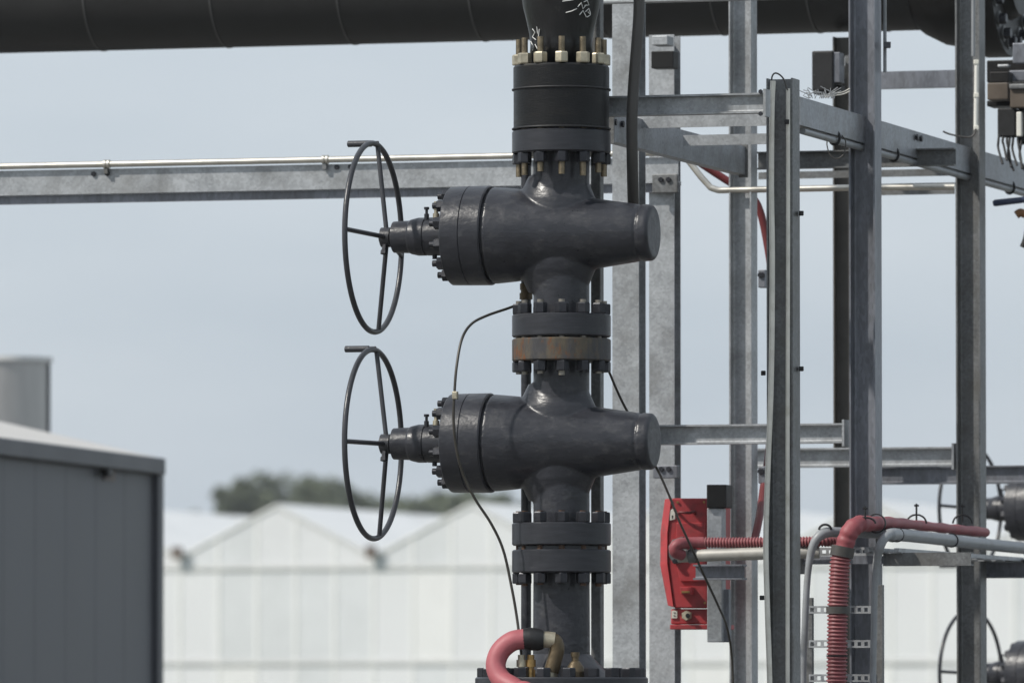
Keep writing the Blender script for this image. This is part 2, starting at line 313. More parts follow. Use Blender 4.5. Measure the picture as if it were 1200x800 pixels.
# ------------------------------------------------------------------ greenhouse
GD = 160.0
gA = at(325, 592, GD); YG = gA.y
zR = gA.z; zG = at(325, 652, GD).z; zB = at(325, 664, GD).z; zM = at(325, 776, GD).z
x0b = atY(210, 650, YG).x; W = (atY(437, 650, YG).x - x0b)
b0, b1 = -3, 8
xa, xb = x0b + b0 * W, x0b + b1 * W
LEN = 95.0
gh = empty('greenhouse', (xa, YG, 0), 'long whitewashed multi-span greenhouse with a row of low gables', 'greenhouse')
pane_cache = {}
NP = 5
for b in range(b0, b1):
    X0 = x0b + b * W
    for k in range(NP):
        p0 = X0 + W * k / NP + 0.036; p1 = X0 + W * (k + 1) / NP - 0.036
        for (za, zb_) in ((zM + 0.04, zB - 0.06), (0.45, zM - 0.04)):
            gm = random.choice(('glass', 'glass', 'glassb', 'glassc')); key = (round(za, 2), gm)
            if key not in pane_cache:
                pane_cache[key] = MB().box((0, 0, 0), (p1 - p0, 0.02, zb_ - za)).mesh('pane'); pane_cache[key].materials.append(M[gm])
            o = bpy.data.objects.new('pane', pane_cache[key]); COL.objects.link(o); o.parent = gh
            o.location = (p0 - xa, 0.03 + random.uniform(-.003, .003), za); o.rotation_euler = (random.uniform(-.003, .003), 0, random.uniform(-.004, .004))
        def zr(x): return zG + (zR - zG) * (1 - abs((x - X0) / W * 2 - 1)) - 0.05
        q = [(p0, zB + 0.03), (p1, zB + 0.03), (p1, zr(p1))]
        if k == NP // 2: q.append(((p0 + p1) / 2, zr((p0 + p1) / 2)))
        q.append((p0, zr(p0))); n = len(q)
        MB().add([(x, YG + 0.03, z) for x, z in q] + [(x, YG + 0.05, z) for x, z in q],
                 [tuple(range(n)), tuple(reversed(range(n, 2 * n)))] + [(i, (i + 1) % n, n + (i + 1) % n, n + i) for i in range(n)]).build('pane', M[random.choice(('glass', 'glass', 'glassb', 'glassc'))], gh)
        MB().box((p1 + 0.002, YG + 0.015, 0.4), (p1 + 0.070, YG + 0.08, zr(p1 + .036) if k < NP - 1 else zG)).build('glazing_bar', M['bar'], gh)
    # gable rafters, gutter, roof slopes
    for s in (0, 1):
        e0 = Vector((X0 + (W if s else 0), YG, zG)); e1 = Vector((X0 + W / 2, YG, zR))
        d = (e1 - e0).normalized(); nn = Vector((0, 1, 0)); up = d.cross(nn); up = up if up.z > 0 else -up
        MB().obox((e0 + e1) / 2 + Vector((0, 0.03, 0)), d * ((e1 - e0).length / 2), (0, 0.032, 0), up * 0.03).build('rafter', M['rail'] if s else M['bar'], gh)
        for j in range(10):
            ya = YG + 0.08 + LEN * j / 10; yb = YG + LEN * (j + 1) / 10 - 0.1
            q0, q1 = Vector((e0.x, ya, zG + 0.05)), Vector((e1.x, ya, zR + 0.04))
            vs = [q0, q1, Vector((q1.x, yb, q1.z)), Vector((q0.x, yb, q0.z))]
            vs += [v - up * 0.03 for v in vs]
            MB().add(vs, [(0, 1, 2, 3), (7, 6, 5, 4), (0, 4, 5, 1), (1, 5, 6, 2), (2, 6, 7, 3), (3, 7, 4, 0)]).build('roof_panel', M['roofglass'], gh)
    MB().box((X0 - 0.10, YG + 0.085, zG - 0.12), (X0 + 0.10, YG + LEN, zG + 0.02)).build('gutter', M['rail'], gh)
    MB().box((X0 - 0.11, YG - 0.18, zG - 0.04), (X0 + 0.11, YG - 0.085, zG + 0.22)).build('gutter_end', M['gutter'], gh)
MB().box((xa, YG - 0.01, zB - 0.055), (xb, YG + 0.014, zB + 0.025)).build('rail', M['rail'], gh)
MB().box((xa, YG - 0.01, zM - 0.035), (xb, YG + 0.014, zM + 0.035)).build('rail', M['rail'], gh)
MB().box((xa, YG - 0.06, 0), (xb, YG + 0.1, 0.42)).build('plinth', M['concrete'], gh)
MB().box((xa, YG + 0.4, 0), (xb, YG + 0.45, zB)).build('inner_screen', M['roofglass'], gh)

# ------------------------------------------------------------------ trees behind the greenhouse
def tree(px, ptop, d, wpx, label, mt, nleaf=12000):
    top = at(px, ptop, d); base = Vector((top.x, top.y, 0)); H = top.z; rx = wpx / 2 * d / FPX
    t = empty('tree', base, label, 'tree', 'trees behind the greenhouse'); random.seed(int(px))
    m_ = MB(); m_.tube([base, base + Vector((.2, 0, H * .35)), base + Vector((-.2, .1, H * .7)), base + Vector((0, .1, H * .93))], 0.2, 8, rf=lambda i: (0.38, 0.27, 0.15, .05)[i])
    for k in range(9):
        a = random.uniform(0, 6.28); z = H * random.uniform(.35, .75)
        m_.tube([base + Vector((0, 0, z)), base + Vector((math.cos(a) * rx * .7, math.sin(a) * rx * .7, z + H * .12))], .07, 6, rf=lambda i: (.12, .04)[i])
    m_.build('trunk', M['bark'], t)
    c = MB(); cl = []
    for k in range(60):
        a = random.uniform(0, 6.28); z = H * random.uniform(.50, .96)
        prof = max(0.02, 1 - ((z / H - .62) / .38) ** 2) ** .5; rr = rx * prof * random.uniform(.2, .95)
        cl.append((Vector((math.cos(a) * rr, math.sin(a) * rr, z)), rx * random.uniform(.11, .26)))
    cl.append((Vector((0, 0, H - rx * .25)), rx * .25))
    for i in range(nleaf):
        p, r = random.choice(cl)
        v = Vector((random.gauss(0, 1), random.gauss(0, 1), random.gauss(0, .85))).normalized() * r * random.uniform(.2, 1.0) ** .5
        q = base + p + v; s = random.uniform(.12, .30)
        e1 = Vector((random.gauss(0, 1), random.gauss(0, 1), random.gauss(0, 1))).normalized(); e2 = e1.orthogonal().normalized()
        c.add([q - e1 * s, q + e2 * s * .6, q + e1 * s, q - e2 * s * .6], [(0, 1, 2, 3)])
    o = bpy.data.objects.new('crown', c.mesh('crown', False)); fin(o, mt, t)
    return t
tl = [(228, 598, 610, 70, 'low scrubby tree at the left end of the tree row', 'leafb'),
      (284, 558, 600, 110, 'rounded tree left of the tallest one above the first gable', 'leaf'),
      (332, 551, 606, 170, 'tallest tree in the row, above the first greenhouse ridge', 'leaf'),
      (385, 559, 596, 160, 'bushy tree just left of the lower handwheel', 'leaf'),
      (428, 583, 604, 150, 'tree seen through the lower handwheel', 'leafb'),
      (480, 581, 602, 140, 'small tree right of the lower handwheel', 'leafb'),
      (528, 575, 608, 150, 'pale tree below the lower valve bonnet', 'leaf'),
      (582, 580, 600, 150, 'tree partly hidden by the valve stack', 'leafb')]
for a in tl: tree(*a[:5], M[a[5]])

# ------------------------------------------------------------------ slate building on the left, flue behind it
far = at(182, 545, 60.0)
ang = R(10.8)
wd = (RGT * math.sin(ang) + FWD * math.cos(ang)); wn = (RGT * math.cos(ang) - FWD * math.sin(ang))   # along the wall (away), outwards
FB = Vector((far.x, far.y, 0)); zE = far.z; BL = 10.0; BW = 6.0
sb = empty('slate_building', FB, 'dark slate-grey clad cabin with a pale low-pitched roof', 'building')
pw = 0.92
pm = None
for k in range(int(BL / pw)):
    c = FB - wd * (pw * (k + .5) + 0.1) - wn * 0.04 + Vector((0, 0, (zE) / 2))
    MB().obox(c, wd * (pw / 2 - 0.005), wn * 0.04, EZ * (zE / 2 - 0.02)).build('wall_panel', M['wall'], sb)
MB().obox(FB - wd * BL / 2 - wn * (BW / 2 + .1) + EZ * (zE / 2), wd * (BL / 2 - .02), wn * (BW / 2), EZ * (zE / 2 - .03)).build('core_wall', M['trim'], sb)
MB().obox(FB - wd * 0.0 + wn * 0.0 + EZ * (zE / 2), wd * 0.09, wn * 0.05, EZ * (zE / 2)).build('corner_trim', M['trim'], sb, 0.01)
MB().obox(FB - wd * (BL / 2) + wn * 0.05 + EZ * (zE - 0.01), wd * (BL / 2 + .02), wn * 0.03, EZ * 0.065).build('fascia', M['trim'], sb, 0.012)
pit = math.tan(R(12.6))
for s in (0, 1):
    e0 = FB + wn * 0.03 + EZ * (zE + 0.06) if not s else FB - wn * (BW + .1) + EZ * (zE + 0.06)
    e1 = FB - wn * BW / 2 + EZ * (zE + 0.06 + (BW / 2 + .1) * pit)
    vs = [e0 - wd * .05, e1 - wd * .05, e1 - wd * BL, e0 - wd * BL]; vs += [v - EZ * .05 for v in vs]
    MB().add(vs, [(0, 1, 2, 3), (7, 6, 5, 4), (0, 4, 5, 1), (1, 5, 6, 2), (2, 6, 7, 3), (3, 7, 4, 0)]).build('roof', M['roofpale'], sb)
lp = at(118, 554, 58.2); s_ = (lp - FB).dot(wn); lp = lp - wn * (s_ - 0.06)
MB().obox(lp, wd * 0.07, wn * 0.035, EZ * 0.03).build('wall_lamp', M['darksteel'], sb, 0.01)
MB().obox(lp + wd * .28 - wn * .052, wd * 0.17, wn * 0.008, EZ * 0.05).build('lamp_plate', M['gutter'], sb)
fc = at(4, 420, 68.0); fr = 54 * 68 / FPX
fl = empty('flue_stack', (fc.x, fc.y, 0), 'wide metal flue with a rolled rim behind the slate cabin', 'flue')
MB().lathe((fc.x, fc.y, 0), EZ, [(0, 0), (0, fr), (fc.z, fr), (fc.z, fr - .02), (fc.z - .5, fr - .02), (fc.z - .5, 0)], 48).build('pipe', M['flue'], fl)
MB().lathe((fc.x, fc.y, 0), EZ, [(fc.z - .035, fr + .002), (fc.z - .035, fr + .03), (fc.z + .01, fr + .03), (fc.z + .01, fr - .03)], 48).build('rim', M['rail'], fl)
MB().obox((fc.x, fc.y, fc.z / 2) + Vector() if False else Vector((fc.x, fc.y, fc.z / 2)) + RGT * (fr * 0.985) - FWD * 0.06, RGT * 0.018, FWD * 0.03, EZ * (fc.z / 2 - .05)).build('shade_strip', M['trim'], fl)  # dark strip stands in for the shading on the flue's right edge

# ------------------------------------------------------------------ gate valves
HV = 0.486; FT = 0.108; FR = 0.232; NR = 0.132; BC = 0.199
def make_body():
    m_ = MB()
    prof = [(-0.325, 0.0), (-0.325, 0.228), (-0.22, 0.219), (-0.10, 0.200), (0.12, 0.172), (0.380, 0.134), (0.386, 0.128), (0.394, 0.128), (0.400, 0.134), (0.440, 0.132), (0.452, 0.120), (0.452, 0)]
    m_.lathe((0, 0, 0), EX, prof, 64)
    m_.lathe((0, 0, 0), EZ, [(-HV + .03, 0), (-HV + .03, NR), (-0.1, NR), (.1, NR), (HV - .03, NR), (HV - .03, 0)], 64)
    # the boss under each neck is wider along the body than across it
    for s_ in (1, -1):
        w = MB().lathe((0, 0, 0), EZ * s_, [(0, 0), (0, .153), (.13, .150), (.17, .144), (.22, .127), (.275, .106), (.275, 0)], 64)
        w.v = [(x * 1.27 - .022, y, z) for x, y, z in w.v]
        m_.add(w.v, w.f, True)
    me = m_.mesh('body'); o = bpy.data.objects.new('tmp', me); COL.objects.link(o)
    r = o.modifiers.new('r', 'REMESH'); r.mode = 'VOXEL'; r.voxel_size = 0.0058; r.use_smooth_shade = True
    s = o.modifiers.new('s', 'SMOOTH'); s.factor = 0.5; s.iterations = 3
    dg = bpy.context.evaluated_depsgraph_get(); dg.update()
    out_ = bpy.data.meshes.new_from_object(o.evaluated_get(dg)); bpy.data.objects.remove(o)
    out_.name = 'body'; out_.polygons.foreach_set('use_smooth', [True] * len(out_.polygons)); out_.materials.clear()
    return out_
BODY = make_body()

def disc(z0, z1, r, ch=0.006, n=72):
    return [(z0, 0), (z0, r - ch), (z0 + ch, r), (z1 - ch, r), (z1, r - ch), (z1, 0)]
def valve(loc, label, rot=0.0, wheelrot=0.0, studs=(), upmat='machined', group=None, crank=5.0, detail=True, scale=1.0):
    v = bpy.data.objects.new('gate_valve', None); COL.objects.link(v); v.location = loc; v.rotation_euler = (0, 0, rot); v.scale = (scale,) * 3
    tag(v, label, 'valve', group); ID = Matrix.Identity(4)
    def part(name, mb, mt, par=v, bev=0, lab=None):
        o = share(name, mb.mesh(name), M[mt], par, ID, lab)
        return o
    share('body', BODY, M['paint'], v, ID)
    part('flange', MB().lathe((0, 0, 0), EZ, disc(HV - FT, HV - .002, FR), 72), upmat, lab='rust-streaked upper flange' if upmat == 'rustflange' else None)
    part('flange', MB().lathe((0, 0, 0), EZ, disc(-HV + .002, -HV + FT, FR), 72), 'machined')
    part('bonnet_flange', MB().lathe((0, 0, 0), EX, [(-0.533, 0), (-.533, .228), (-.529, .232), (-.443, .2335), (-.440, .230), (-.437, .2335), (-.345, .2345), (-.338, .230), (-.338, .214), (-.318, .214)], 72), 'paint')
    part('gland_plate', MB().lathe((0, 0, 0), EX, [(-.556, 0), (-.556, .140), (-.533, .140)], 48), 'paint')
    part('stem_housing', MB().lathe((0, 0, 0), EX, [(-.828, 0), (-.828, .060), (-.822, .064), (-.822, .074), (-.744, .077), (-.735, .082), (-.700, .090), (-.664, .090), (-.662, .085), (-.656, .085), (-.654, .090), (-.575, .092), (-.556, .098), (-.54, .098)], 48), 'paint')
    # bonnet nuts
    nm = hexmesh('b', 'x', 0.036, 0.030)
    for k in range(12):
        a = 2 * math.pi * (k + .5) / 12
        share('bonnet_nut', nm, M['nut'], v, Matrix.Translation((-.533 - .034, math.sin(a) * .192, math.cos(a) * .192)) @ Matrix.Rotation(-a, 4, 'X'))
        if detail:
            e = part('bonnet_stud', MB().cyl((-.590, math.sin(a) * .192, math.cos(a) * .192), (-.55, math.sin(a) * .192, math.cos(a) * .192), .015, 12), 'nut')
    # grease fitting, vent plug
    g = part('grease_fitting', MB().lathe((-.606, -.03, .085), EZ, [(0, 0), (0, .016), (.022, .016), (.022, .010), (.040, .010), (.040, .014), (.054, .014), (.054, .006), (.066, .006), (.066, .011), (.078, .011), (.078, 0)], 12), 'zincnut')
    part('vent_screw', MB().lathe((-.650, -.04, .075), EZ, [(0, 0), (0, .012), (.03, .012), (.03, .007), (.05, .007), (.05, .013), (.062, .013), (.062, 0)], 10), 'nut')
    part('drain_plug', MB().lathe((-.622, 0, -.085), -EZ, [(0, 0), (0, .012), (.022, .012), (.022, 0)], 10), 'nut')
    # handwheel
    WX = -0.925; WR = 0.446
    ring = [Vector((WX, math.sin(2 * math.pi * k / 96) * WR, math.cos(2 * math.pi * k / 96) * WR)) for k in range(97)]
    hw = part('handwheel', MB().tube(ring, .0135, 12), 'wheel')
    for a in (8, 98, 170, -88):
        a = R(a + wheelrot); e = Vector((WX, math.sin(a) * WR, math.cos(a) * WR)); i = Vector((-.862, math.sin(a) * .03, math.cos(a) * .03))
        share('spoke', MB().cyl(i, e, .0115, 12).mesh('spoke'), M['wheel'], hw, ID)
    share('hub', MB().lathe((0, 0, 0), EX, [(-.893, 0), (-.893, .026), (-.888, .034), (-.884, .034), (-.884, .047), (-.838, .047), (-.838, .03), (-.82, .03)], 24).mesh('hub'), M['wheel'], hw, ID)
    share('lock_bolt', MB().lathe((-.862, -.02, -.03), Vector((0, -.25, -1)), [(0, 0), (0, .014), (.035, .014), (.035, .019), (.052, .019), (.052, 0)], 6, smooth=False).mesh('lock_bolt'), M['nut'], hw, ID)
    ca = R(crank + wheelrot); cp = Vector((WX, math.sin(ca) * WR, math.cos(ca) * WR))
    share('crank_handle', MB().lathe(cp + Vector((.012, 0, .004)), -EX, [(0, 0), (0, .012), (.03, .012), (.035, .0155), (.150, .0155), (.153, .012), (.153, 0)], 16).mesh('crank_handle'), M['wheel'], hw, ID)
    # flange studs: (flange +1/-1, length beyond, nut material, stud material, inner side nuts only)
    for (zc, zt, nutm, studm, botext, outer) in studs:
        for k in range(12):
            a = 2 * math.pi * k / 12 - math.pi / 2 + R(16.5) ; p = Vector((math.cos(a) * BC, math.sin(a) * BC, 0))
            be = botext * random.uniform(.75, 1.25)
            st = share('stud', MB().cyl(p + EZ * (zc - be), p + EZ * zt, .0155, 10).mesh('stud'), M[studm], v, ID)
            share('nut', hexmesh('f' + nutm, 'z', 0.050, 0.033, 0.3), M[nutm], st, Matrix.Translation(p + EZ * outer) @ Matrix.Rotation(random.uniform(0, 1.0), 4, 'Z'))
            share('nut', hexmesh('g', 'z', 0.050, 0.033, 0.3), M['nut'], st, Matrix.Translation(p + EZ * (zc - .050)) @ Matrix.Rotation(random.uniform(0, 1.0), 4, 'Z'))
    return v

Z2 = at(658, 518, DIST).z; Z1 = Z2 + 2 * HV + 0.004
ZT = Z1 + HV                        # top of the upper valve
SPH = at(658, 77, DIST).z - ZT      # height of the black spacer
vu = valve((0, 0, Z1), 'upper dark grey gate valve with handwheel on the pipe stack',
           studs=((HV - FT, HV + SPH + .122, 'zincnut', 'stud', .095, HV + SPH), (-HV - FT - .004, -HV + FT + .064, 'nut', 'silverstud', .064, -HV + FT)), group='gate valves on the stack')
vl = valve((0, 0, Z2), 'lower dark grey gate valve with handwheel and a rusty upper flange', upmat='rustflange',
           studs=((-HV - FT - .018, -HV + FT + .055, 'nut', 'ruststud', .052, -HV + FT),), group='gate valves on the stack', crank=2.0, wheelrot=-2.0)

# black spacer and pipe above
sp = empty('pipe_spacer', (0, 0, ZT), 'thick black coated spacer ring between upper valve and black pipe', 'spacer')
MB().lathe((0, 0, ZT), EZ, [(.003, 0), (.003, .225), (SPH * .62, .225), (SPH * .62, 0)], 72).build('lower_ring', M['black'], sp)
MB().lathe((0, 0, ZT), EZ, [(SPH * .63, 0), (SPH * .63, .226), (SPH - .012, .226), (SPH - .002, .218), (SPH - .002, 0)], 72).build('upper_ring', M['black'], sp)
for t in (0.0075, SPH * .625):
    ring = [Vector((math.cos(2 * math.pi * k / 72) * .228, math.sin(2 * math.pi * k / 72) * .228, ZT + t)) for k in range(73)]
    MB().tube(ring, .0055, 8).build('seal_band', M['rubber'], sp)
tp = empty('black_riser_pipe', (0, 0, ZT + SPH), 'black coated riser pipe widening upwards above the bolted spacer', 'pipe')
zt = ZT + SPH; hw_ = lambda py: at(658, py, DIST).z
MB().lathe((0, 0, 0), EZ, [(zt + .001, 0), (zt + .001, .150), (hw_(52), .146), (hw_(40), .151), (hw_(25), .164), (hw_(8), .181), (hw_(-10), .190), (hw_(-40), .192), (hw_(-200), .192), (hw_(-200), 0)], 56, sharp=False).build('pipe', M['blackpipe'], tp)
def mark(pts, w=.0024):
    q = []
    for px, py in pts:
        z = at(px, py, DIST).z; rr = .150 + max(0, min(1, (z - hw_(45)) / (hw_(0) - hw_(45)))) * .036
        rt = (px - 658) * .004; fw = -math.sqrt(max(0, (rr + .004) ** 2 - rt * rt))
        q.append(RGT * rt + FWD * fw + EZ * z)
    MB().tube(q, w, 5).build('chalk_mark', M['chalk'], tp)
for s in ([(659, 6), (666, 5), (672, 4)], [(663, 19), (670, 17), (676, 14)], [(677, 12), (681, 7), (683, 14), (687, 9)], [(679, 21), (683, 16), (687, 23)], [(686, 17), (690, 13), (692, 19)],
          [(684, 6), (688, 4), (690, 9), (685, 10)], [(688, 23), (692, 20), (689, 17)], [(624, 36), (627, 40), (624, 45), (628, 49)], [(629, 34), (630, 42)], [(632, 37), (631, 45), (634, 48)], [(622, 50), (625, 56), (624, 61)], [(627, 54), (630, 60)]): mark(s)

# spool below, base flange, well below the frame
zs = Z2 - HV - .018
bs = empty('base_spool', (0, 0, 0), 'grey flanged spool with coned foot under the lower valve', 'pipe spool')
zc0 = at(658, 766, DIST).z; zb = at(658, 793, DIST).z
MB().lathe((0, 0, 0), EZ, [(zs - FT, 0), (zs - FT, FR - .006), (zs - FT + .006, FR), (zs - .006, FR), (zs, FR - .006), (zs, .205), (zs + .016, .205), (zs + .016, 0)], 72).build('flange', M['machined'], bs)
MB().lathe((0, 0, 0), EZ, [(zb, .235), (zc0, NR + .002), (zs - FT, NR)], 56).build('neck', M['paint'], bs)
MB().lathe((0, 0, 0), EZ, [(zb - .15, 0), (zb - .15, .40), (zb - .144, .405), (zb - .006, .405), (zb, .40), (zb, 0)], 72).build('base_flange', M['machined'], bs)
MB().lathe((0, 0, 0), EZ, [(0.02, .46), (.12, .46), (.12, .30), (zb - .32, .30), (zb - .32, .405), (zb - .155, .405)], 56).build('casing', M['paint'], bs)
for k in range(20):
    a = 2 * math.pi * k / 20 + .05
    share('nut', hexmesh('base', 'z', .048, .036, .2), M['nut'], bs, Matrix.Translation((math.cos(a) * .362, math.sin(a) * .362, zb - .004)) @ Matrix.Rotation(a, 4, 'Z'))

# uprights directly behind the stack
def w_at(px, Y): return atY(px, 400, Y).x
xu = w_at(616.5, .30)
MB().lathe((xu, .30, 0.02), EZ, [(0, 0), (0, .024), (at(616, 176, DIST).z, .024), (at(616, 176, DIST).z, 0)], 20).build('instrument_pipe', M['paint'],
    label='slim grey pipe running up just behind the valve stack on its left', cat='pipe')
xs = w_at(700, .36)
MB().extrude([(-.024, -.03), (.024, -.03), (.024, .03), (-.024, .03)], (xs, .36, .02), (xs, .36, at(700, -60, 36.3).z), EX, EY).build('strut_post', M['galvdull'], bevel=.004,
    label='slim square steel post just behind the valve stack on its right', cat='post')
cl_ = MB(); 
gp = at(616.5, 343, 36.1)
MB().lathe((xu, .30, at(616, 350, 36.3).z), EZ, [(0, 0), (0, .032), (.03, .032), (.03, .026), (.045, .026), (.045, .030), (.075, .030), (.075, 0)], 12).build('pipe_coupling', M['bronze'],
    label='small threaded coupling on the slim pipe above the middle flanges', cat='coupling')

# hose, elbow and fittings on the base flange
def near(px, py, f): return at(px, py, DIST + f)      # f metres nearer/farther than the stack axis
hose = spline([near(616, 748, -.30), near(600, 751, -.30), near(586, 763, -.30), near(581, 780, -.31), near(588, 796, -.34), near(606, 808, -.40), near(622, 830, -.48),
               near(630, 1000, -.62), near(628, 1180, -.75)], 12)
hose.append(Vector((hose[-1].x, hose[-1].y - .05, .08)))
MB().tube(hose, .047, 20).build('rubber_hose', M['pink'], label='pinkish red rubber hose looping from the coupling at the stack foot', cat='hose')
ho = empty('hose_elbow', near(645, 792, -.30), 'bronze pipe elbow with black hose coupling on the base flange', 'pipe elbow')
MB().tube([near(613, 748, -.30), near(620, 748, -.30), near(631, 749, -.30), near(637, 749, -.30)], .04, 18, rf=lambda i: (.047, .053, .052, .044)[i]).build('coupling', M['rubber'], ho)
MB().tube([near(635, 749, -.30), near(642, 749, -.30), near(650, 750, -.30)], .038, 18).build('collar', M['zincnut'], ho)
MB().tube(spline([near(643, 749, -.30), near(650, 751, -.30), near(652.5, 760, -.30), near(649, 775, -.30), near(646, 787, -.30)], 6), .036, 18).build('elbow', M['bronze'], ho)
MB().tube([near(645.5, 784, -.30), near(645, 794, -.30)], .034, 18).build('ring', M['zincnut'], ho)
def fitting(px, mt, label, f=-.29):
    b = near(px, 794, f); MB().lathe(b, EZ, [(0, 0), (0, .022), (.04, .022), (.04, .016), (.052, .016), (.052, .024), (.085, .024), (.085, .017), (.108, .017), (.108, 0)], 12).build('threaded_fitting', M[mt], label=label, cat='fitting')
fitting(611, 'zincnut', 'silver threaded fitting beside the hose on the base flange')
fitting(622, 'brass', 'brass threaded fitting beside the hose elbow on the base flange')
b = near(674, 794, -.29)
MB().lathe(b, EZ, [(0, 0), (0, .046), (.03, .047), (.055, .038), (.075, .024), (.080, .017), (.100, .017), (.100, .021), (.120, .021), (.120, 0)], 20).build('bleed_plug', M['bronze'],
    label='brown bottle-shaped bleed plug on the base flange right of the elbow', cat='plug')

# capillary tubes
cap = spline([near(606, 357, .05), near(596, 361, .0), near(570, 370, -.1), near(552, 380, -.16), near(541, 398, -.22), near(535, 430, -.27), near(532.5, 462, -.29), near(531.5, 490, -.29),
              near(534, 520, -.28), near(541, 550, -.26), near(556, 583, -.24), near(576, 614, -.22), near(590, 645, -.2), near(600, 690, -.2), near(606, 725, -.2), near(610, 758, -.24), near(611, 770, -.285)], 8)
MB().tube(cap, .0065, 8).build('capillary_tube', M['thin'], label='thin dark tube looping from the middle flange over the lower valve bonnet', cat='tube')
MB().obox(near(533.5, 463, -.29), (.012, 0, 0), (0, .014, 0), (0, 0, .018)).build('tube_clip', M['zincnut'], bevel=.003, label='small metal clip holding the thin tube at the lower bonnet', cat='clip')
cap2 = spline([near(708, 425, .02), near(714, 436, .10), near(722, 455, .22), near(732, 476, .30), near(748, 505, .36), near(762, 535, .40), near(772, 553, .45), near(784, 580, .9), near(796, 610, 1.4), near(812, 645, 1.75), near(828, 680, 1.85), near(842, 710, 2.0), near(852, 735, 2.2), near(858, 775, 2.3), near(860, 850, 2.3)], 8)
MB().tube(cap2, .0062, 8).build('sensor_cable', M['thin'], label='thin dark cable hanging from the middle flange past the red box', cat='cable')
# thick cable beside column
tcb = spline([near(749, -40, .02), near(749, -5, .02), near(748.5, 20, .02), near(746, 55, .02), near(742.5, 100, .02), near(740.5, 140, .02), near(741, 190, .06), near(742, 235, .16), near(743, 275, .32)], 8)
MB().tube(tcb, .027, 16).build('thick_cable', M['cable'], label='thick grey-brown cable hanging down behind the upper valve end', cat='cable')

# ------------------------------------------------------------------ steel frame
STEELG = None
def col(px0, px1, d, label, ytop=None, face=False, mt='galv', ybase=None, dark=False):
    """HEA column; px range fixes size at depth d"""
    wpx = px1 - px0; wm = wpx * d / FPX
    k = .95 * math.cos(TH) + math.sin(TH) if not face else math.cos(TH) + .95 * math.sin(TH)
    s = wm / k; h, b = .95 * s, s
    c = at((px0 + px1) / 2, 400, d)
    zt = 6.2 if ytop is None else at((px0 + px1) / 2, ytop, d).z
    z0 = 0.04 if ybase is None else at((px0 + px1) / 2, ybase, d).z
    root = empty('steel_column', (c.x, c.y, z0), label, 'column')
    pr = hprof(h, b, .04 * s, .062 * s, .085 * s)
    p0, p1 = Vector((c.x, c.y, z0)), Vector((c.x, c.y, zt))
    a, cc = (EX, EY) if not face else (EY, EX)
    MB().extrude(pr, p0, p1, a, cc).build('profile', M[mt], root)
    if ybase is None: MB().box((c.x - s * .85, c.y - s * .85, .02), (c.x + s * .85, c.y + s * .85, .045)).build('base_plate', M['galvdull'], root)
    return root, c, h, b
def bolts(root, pts, axis, r=.011, h=.012, mt='nut'):
    for p in pts: share('bolt', hexmesh('s', axis, h, r, .2), M[mt], root, Matrix.Translation(Vector(p) - Vector(ROOT_AT[root.name])))

cF, pF, hF, bF = col(898, 938, 36.5, 'short galvanised column with thin tubes on it, in front of the others', ytop=93, mt='galvdull')
cD, pD, hD, bD = col(994.5, 1034, 38.07, 'slate-grey galvanised column above the red corrugated hose', mt='galvblue')
cE, pE, hE, bE = col(1119.5, 1156, 40.3, 'galvanised column carrying the white tube light, far right', mt='galvdull')
cC, pC, hC, bC = col(854, 888, 39.07, 'galvanised column behind the red box bracket', mt='galv')
cA, pA, hA, bA = col(717.5, 757, 38.25, 'pale galvanised column directly right of the valve stack', face=True)
cB, pB, hB, bB = col(760.5, 798, 39.3, 'pale galvanised column behind the valve end caps', face=True, mt='galv', ytop=42)
cG, pG, hG, bG = col(976, 1008, 42.0, 'shaded dark column half hidden behind the slate-grey one', mt='shadesteel', ytop=44)

def xb(px0, px1, y0, y1, pref, Y, prof, label, mt='galv', ends=(0, 0), b=.06, name='steel_beam', flip=False, cat='beam'):
    """member running along X in the plane Y; photo rows y0..y1 read at column pref"""
    A = atY(px0, 400, Y).x; B = atY(px1, 400, Y).x
    zt = atY(pref, y0, Y).z; zb_ = atY(pref, y1, Y).z; h = zt - zb_; zc = (zt + zb_) / 2
    root = empty(name, (A, Y, zc), label, cat)
    pr = {'I': lambda: hprof(h, b, .006, .009, .008), 'C': lambda: cprof(h, b), 'L': lambda: lprof(h, b), 'B': lambda: bprof(h, b)}[prof]()
    cdir = EY if not flip else -EY
    MB().extrude(pr, (A, Y, zc), (B, Y, zc), EZ, cdir).build('profile', M[mt], root)
    for e, x in zip(ends, (A, B)):
        if e: MB().box((x - .006, Y - b * .65 if prof == 'I' else Y - .01, zc - h * .68), (x + .006, Y + b * .65, zc + h * .68)).build('end_plate', M[mt], root)
    return root, A, B, zc, h
def yb(px0, px1, y0, y1, pref, X, prof, label, mt='galv', b=.06, flip=False, ends=(0, 0)):
    A = atX(px0, 400, X).y; B = atX(px1, 400, X).y
    zt = atX(pref, y0, X).z; zb_ = atX(pref, y1, X).z; h = zt - zb_; zc = (zt + zb_) / 2
    root = empty('steel_beam', (X, A, zc), label, 'beam')
    pr = {'I': lambda: hprof(h, b, .006, .009, .008), 'C': lambda: cprof(h, b), 'L': lambda: lprof(h, b), 'B': lambda: bprof(h, b)}[prof]()
    MB().extrude(pr, (X, A, zc), (X, B, zc), EZ, -EX if flip else EX).build('profile', M[mt], root)
    for e, y in zip(ends, (A, B)):
        if e: MB().box((X - .035, y - .006, zc - h * .6), (X + .012, y + .006, zc + h * .6)).build('end_plate', M['galvdull'], root)
    return root, A, B, zc, h

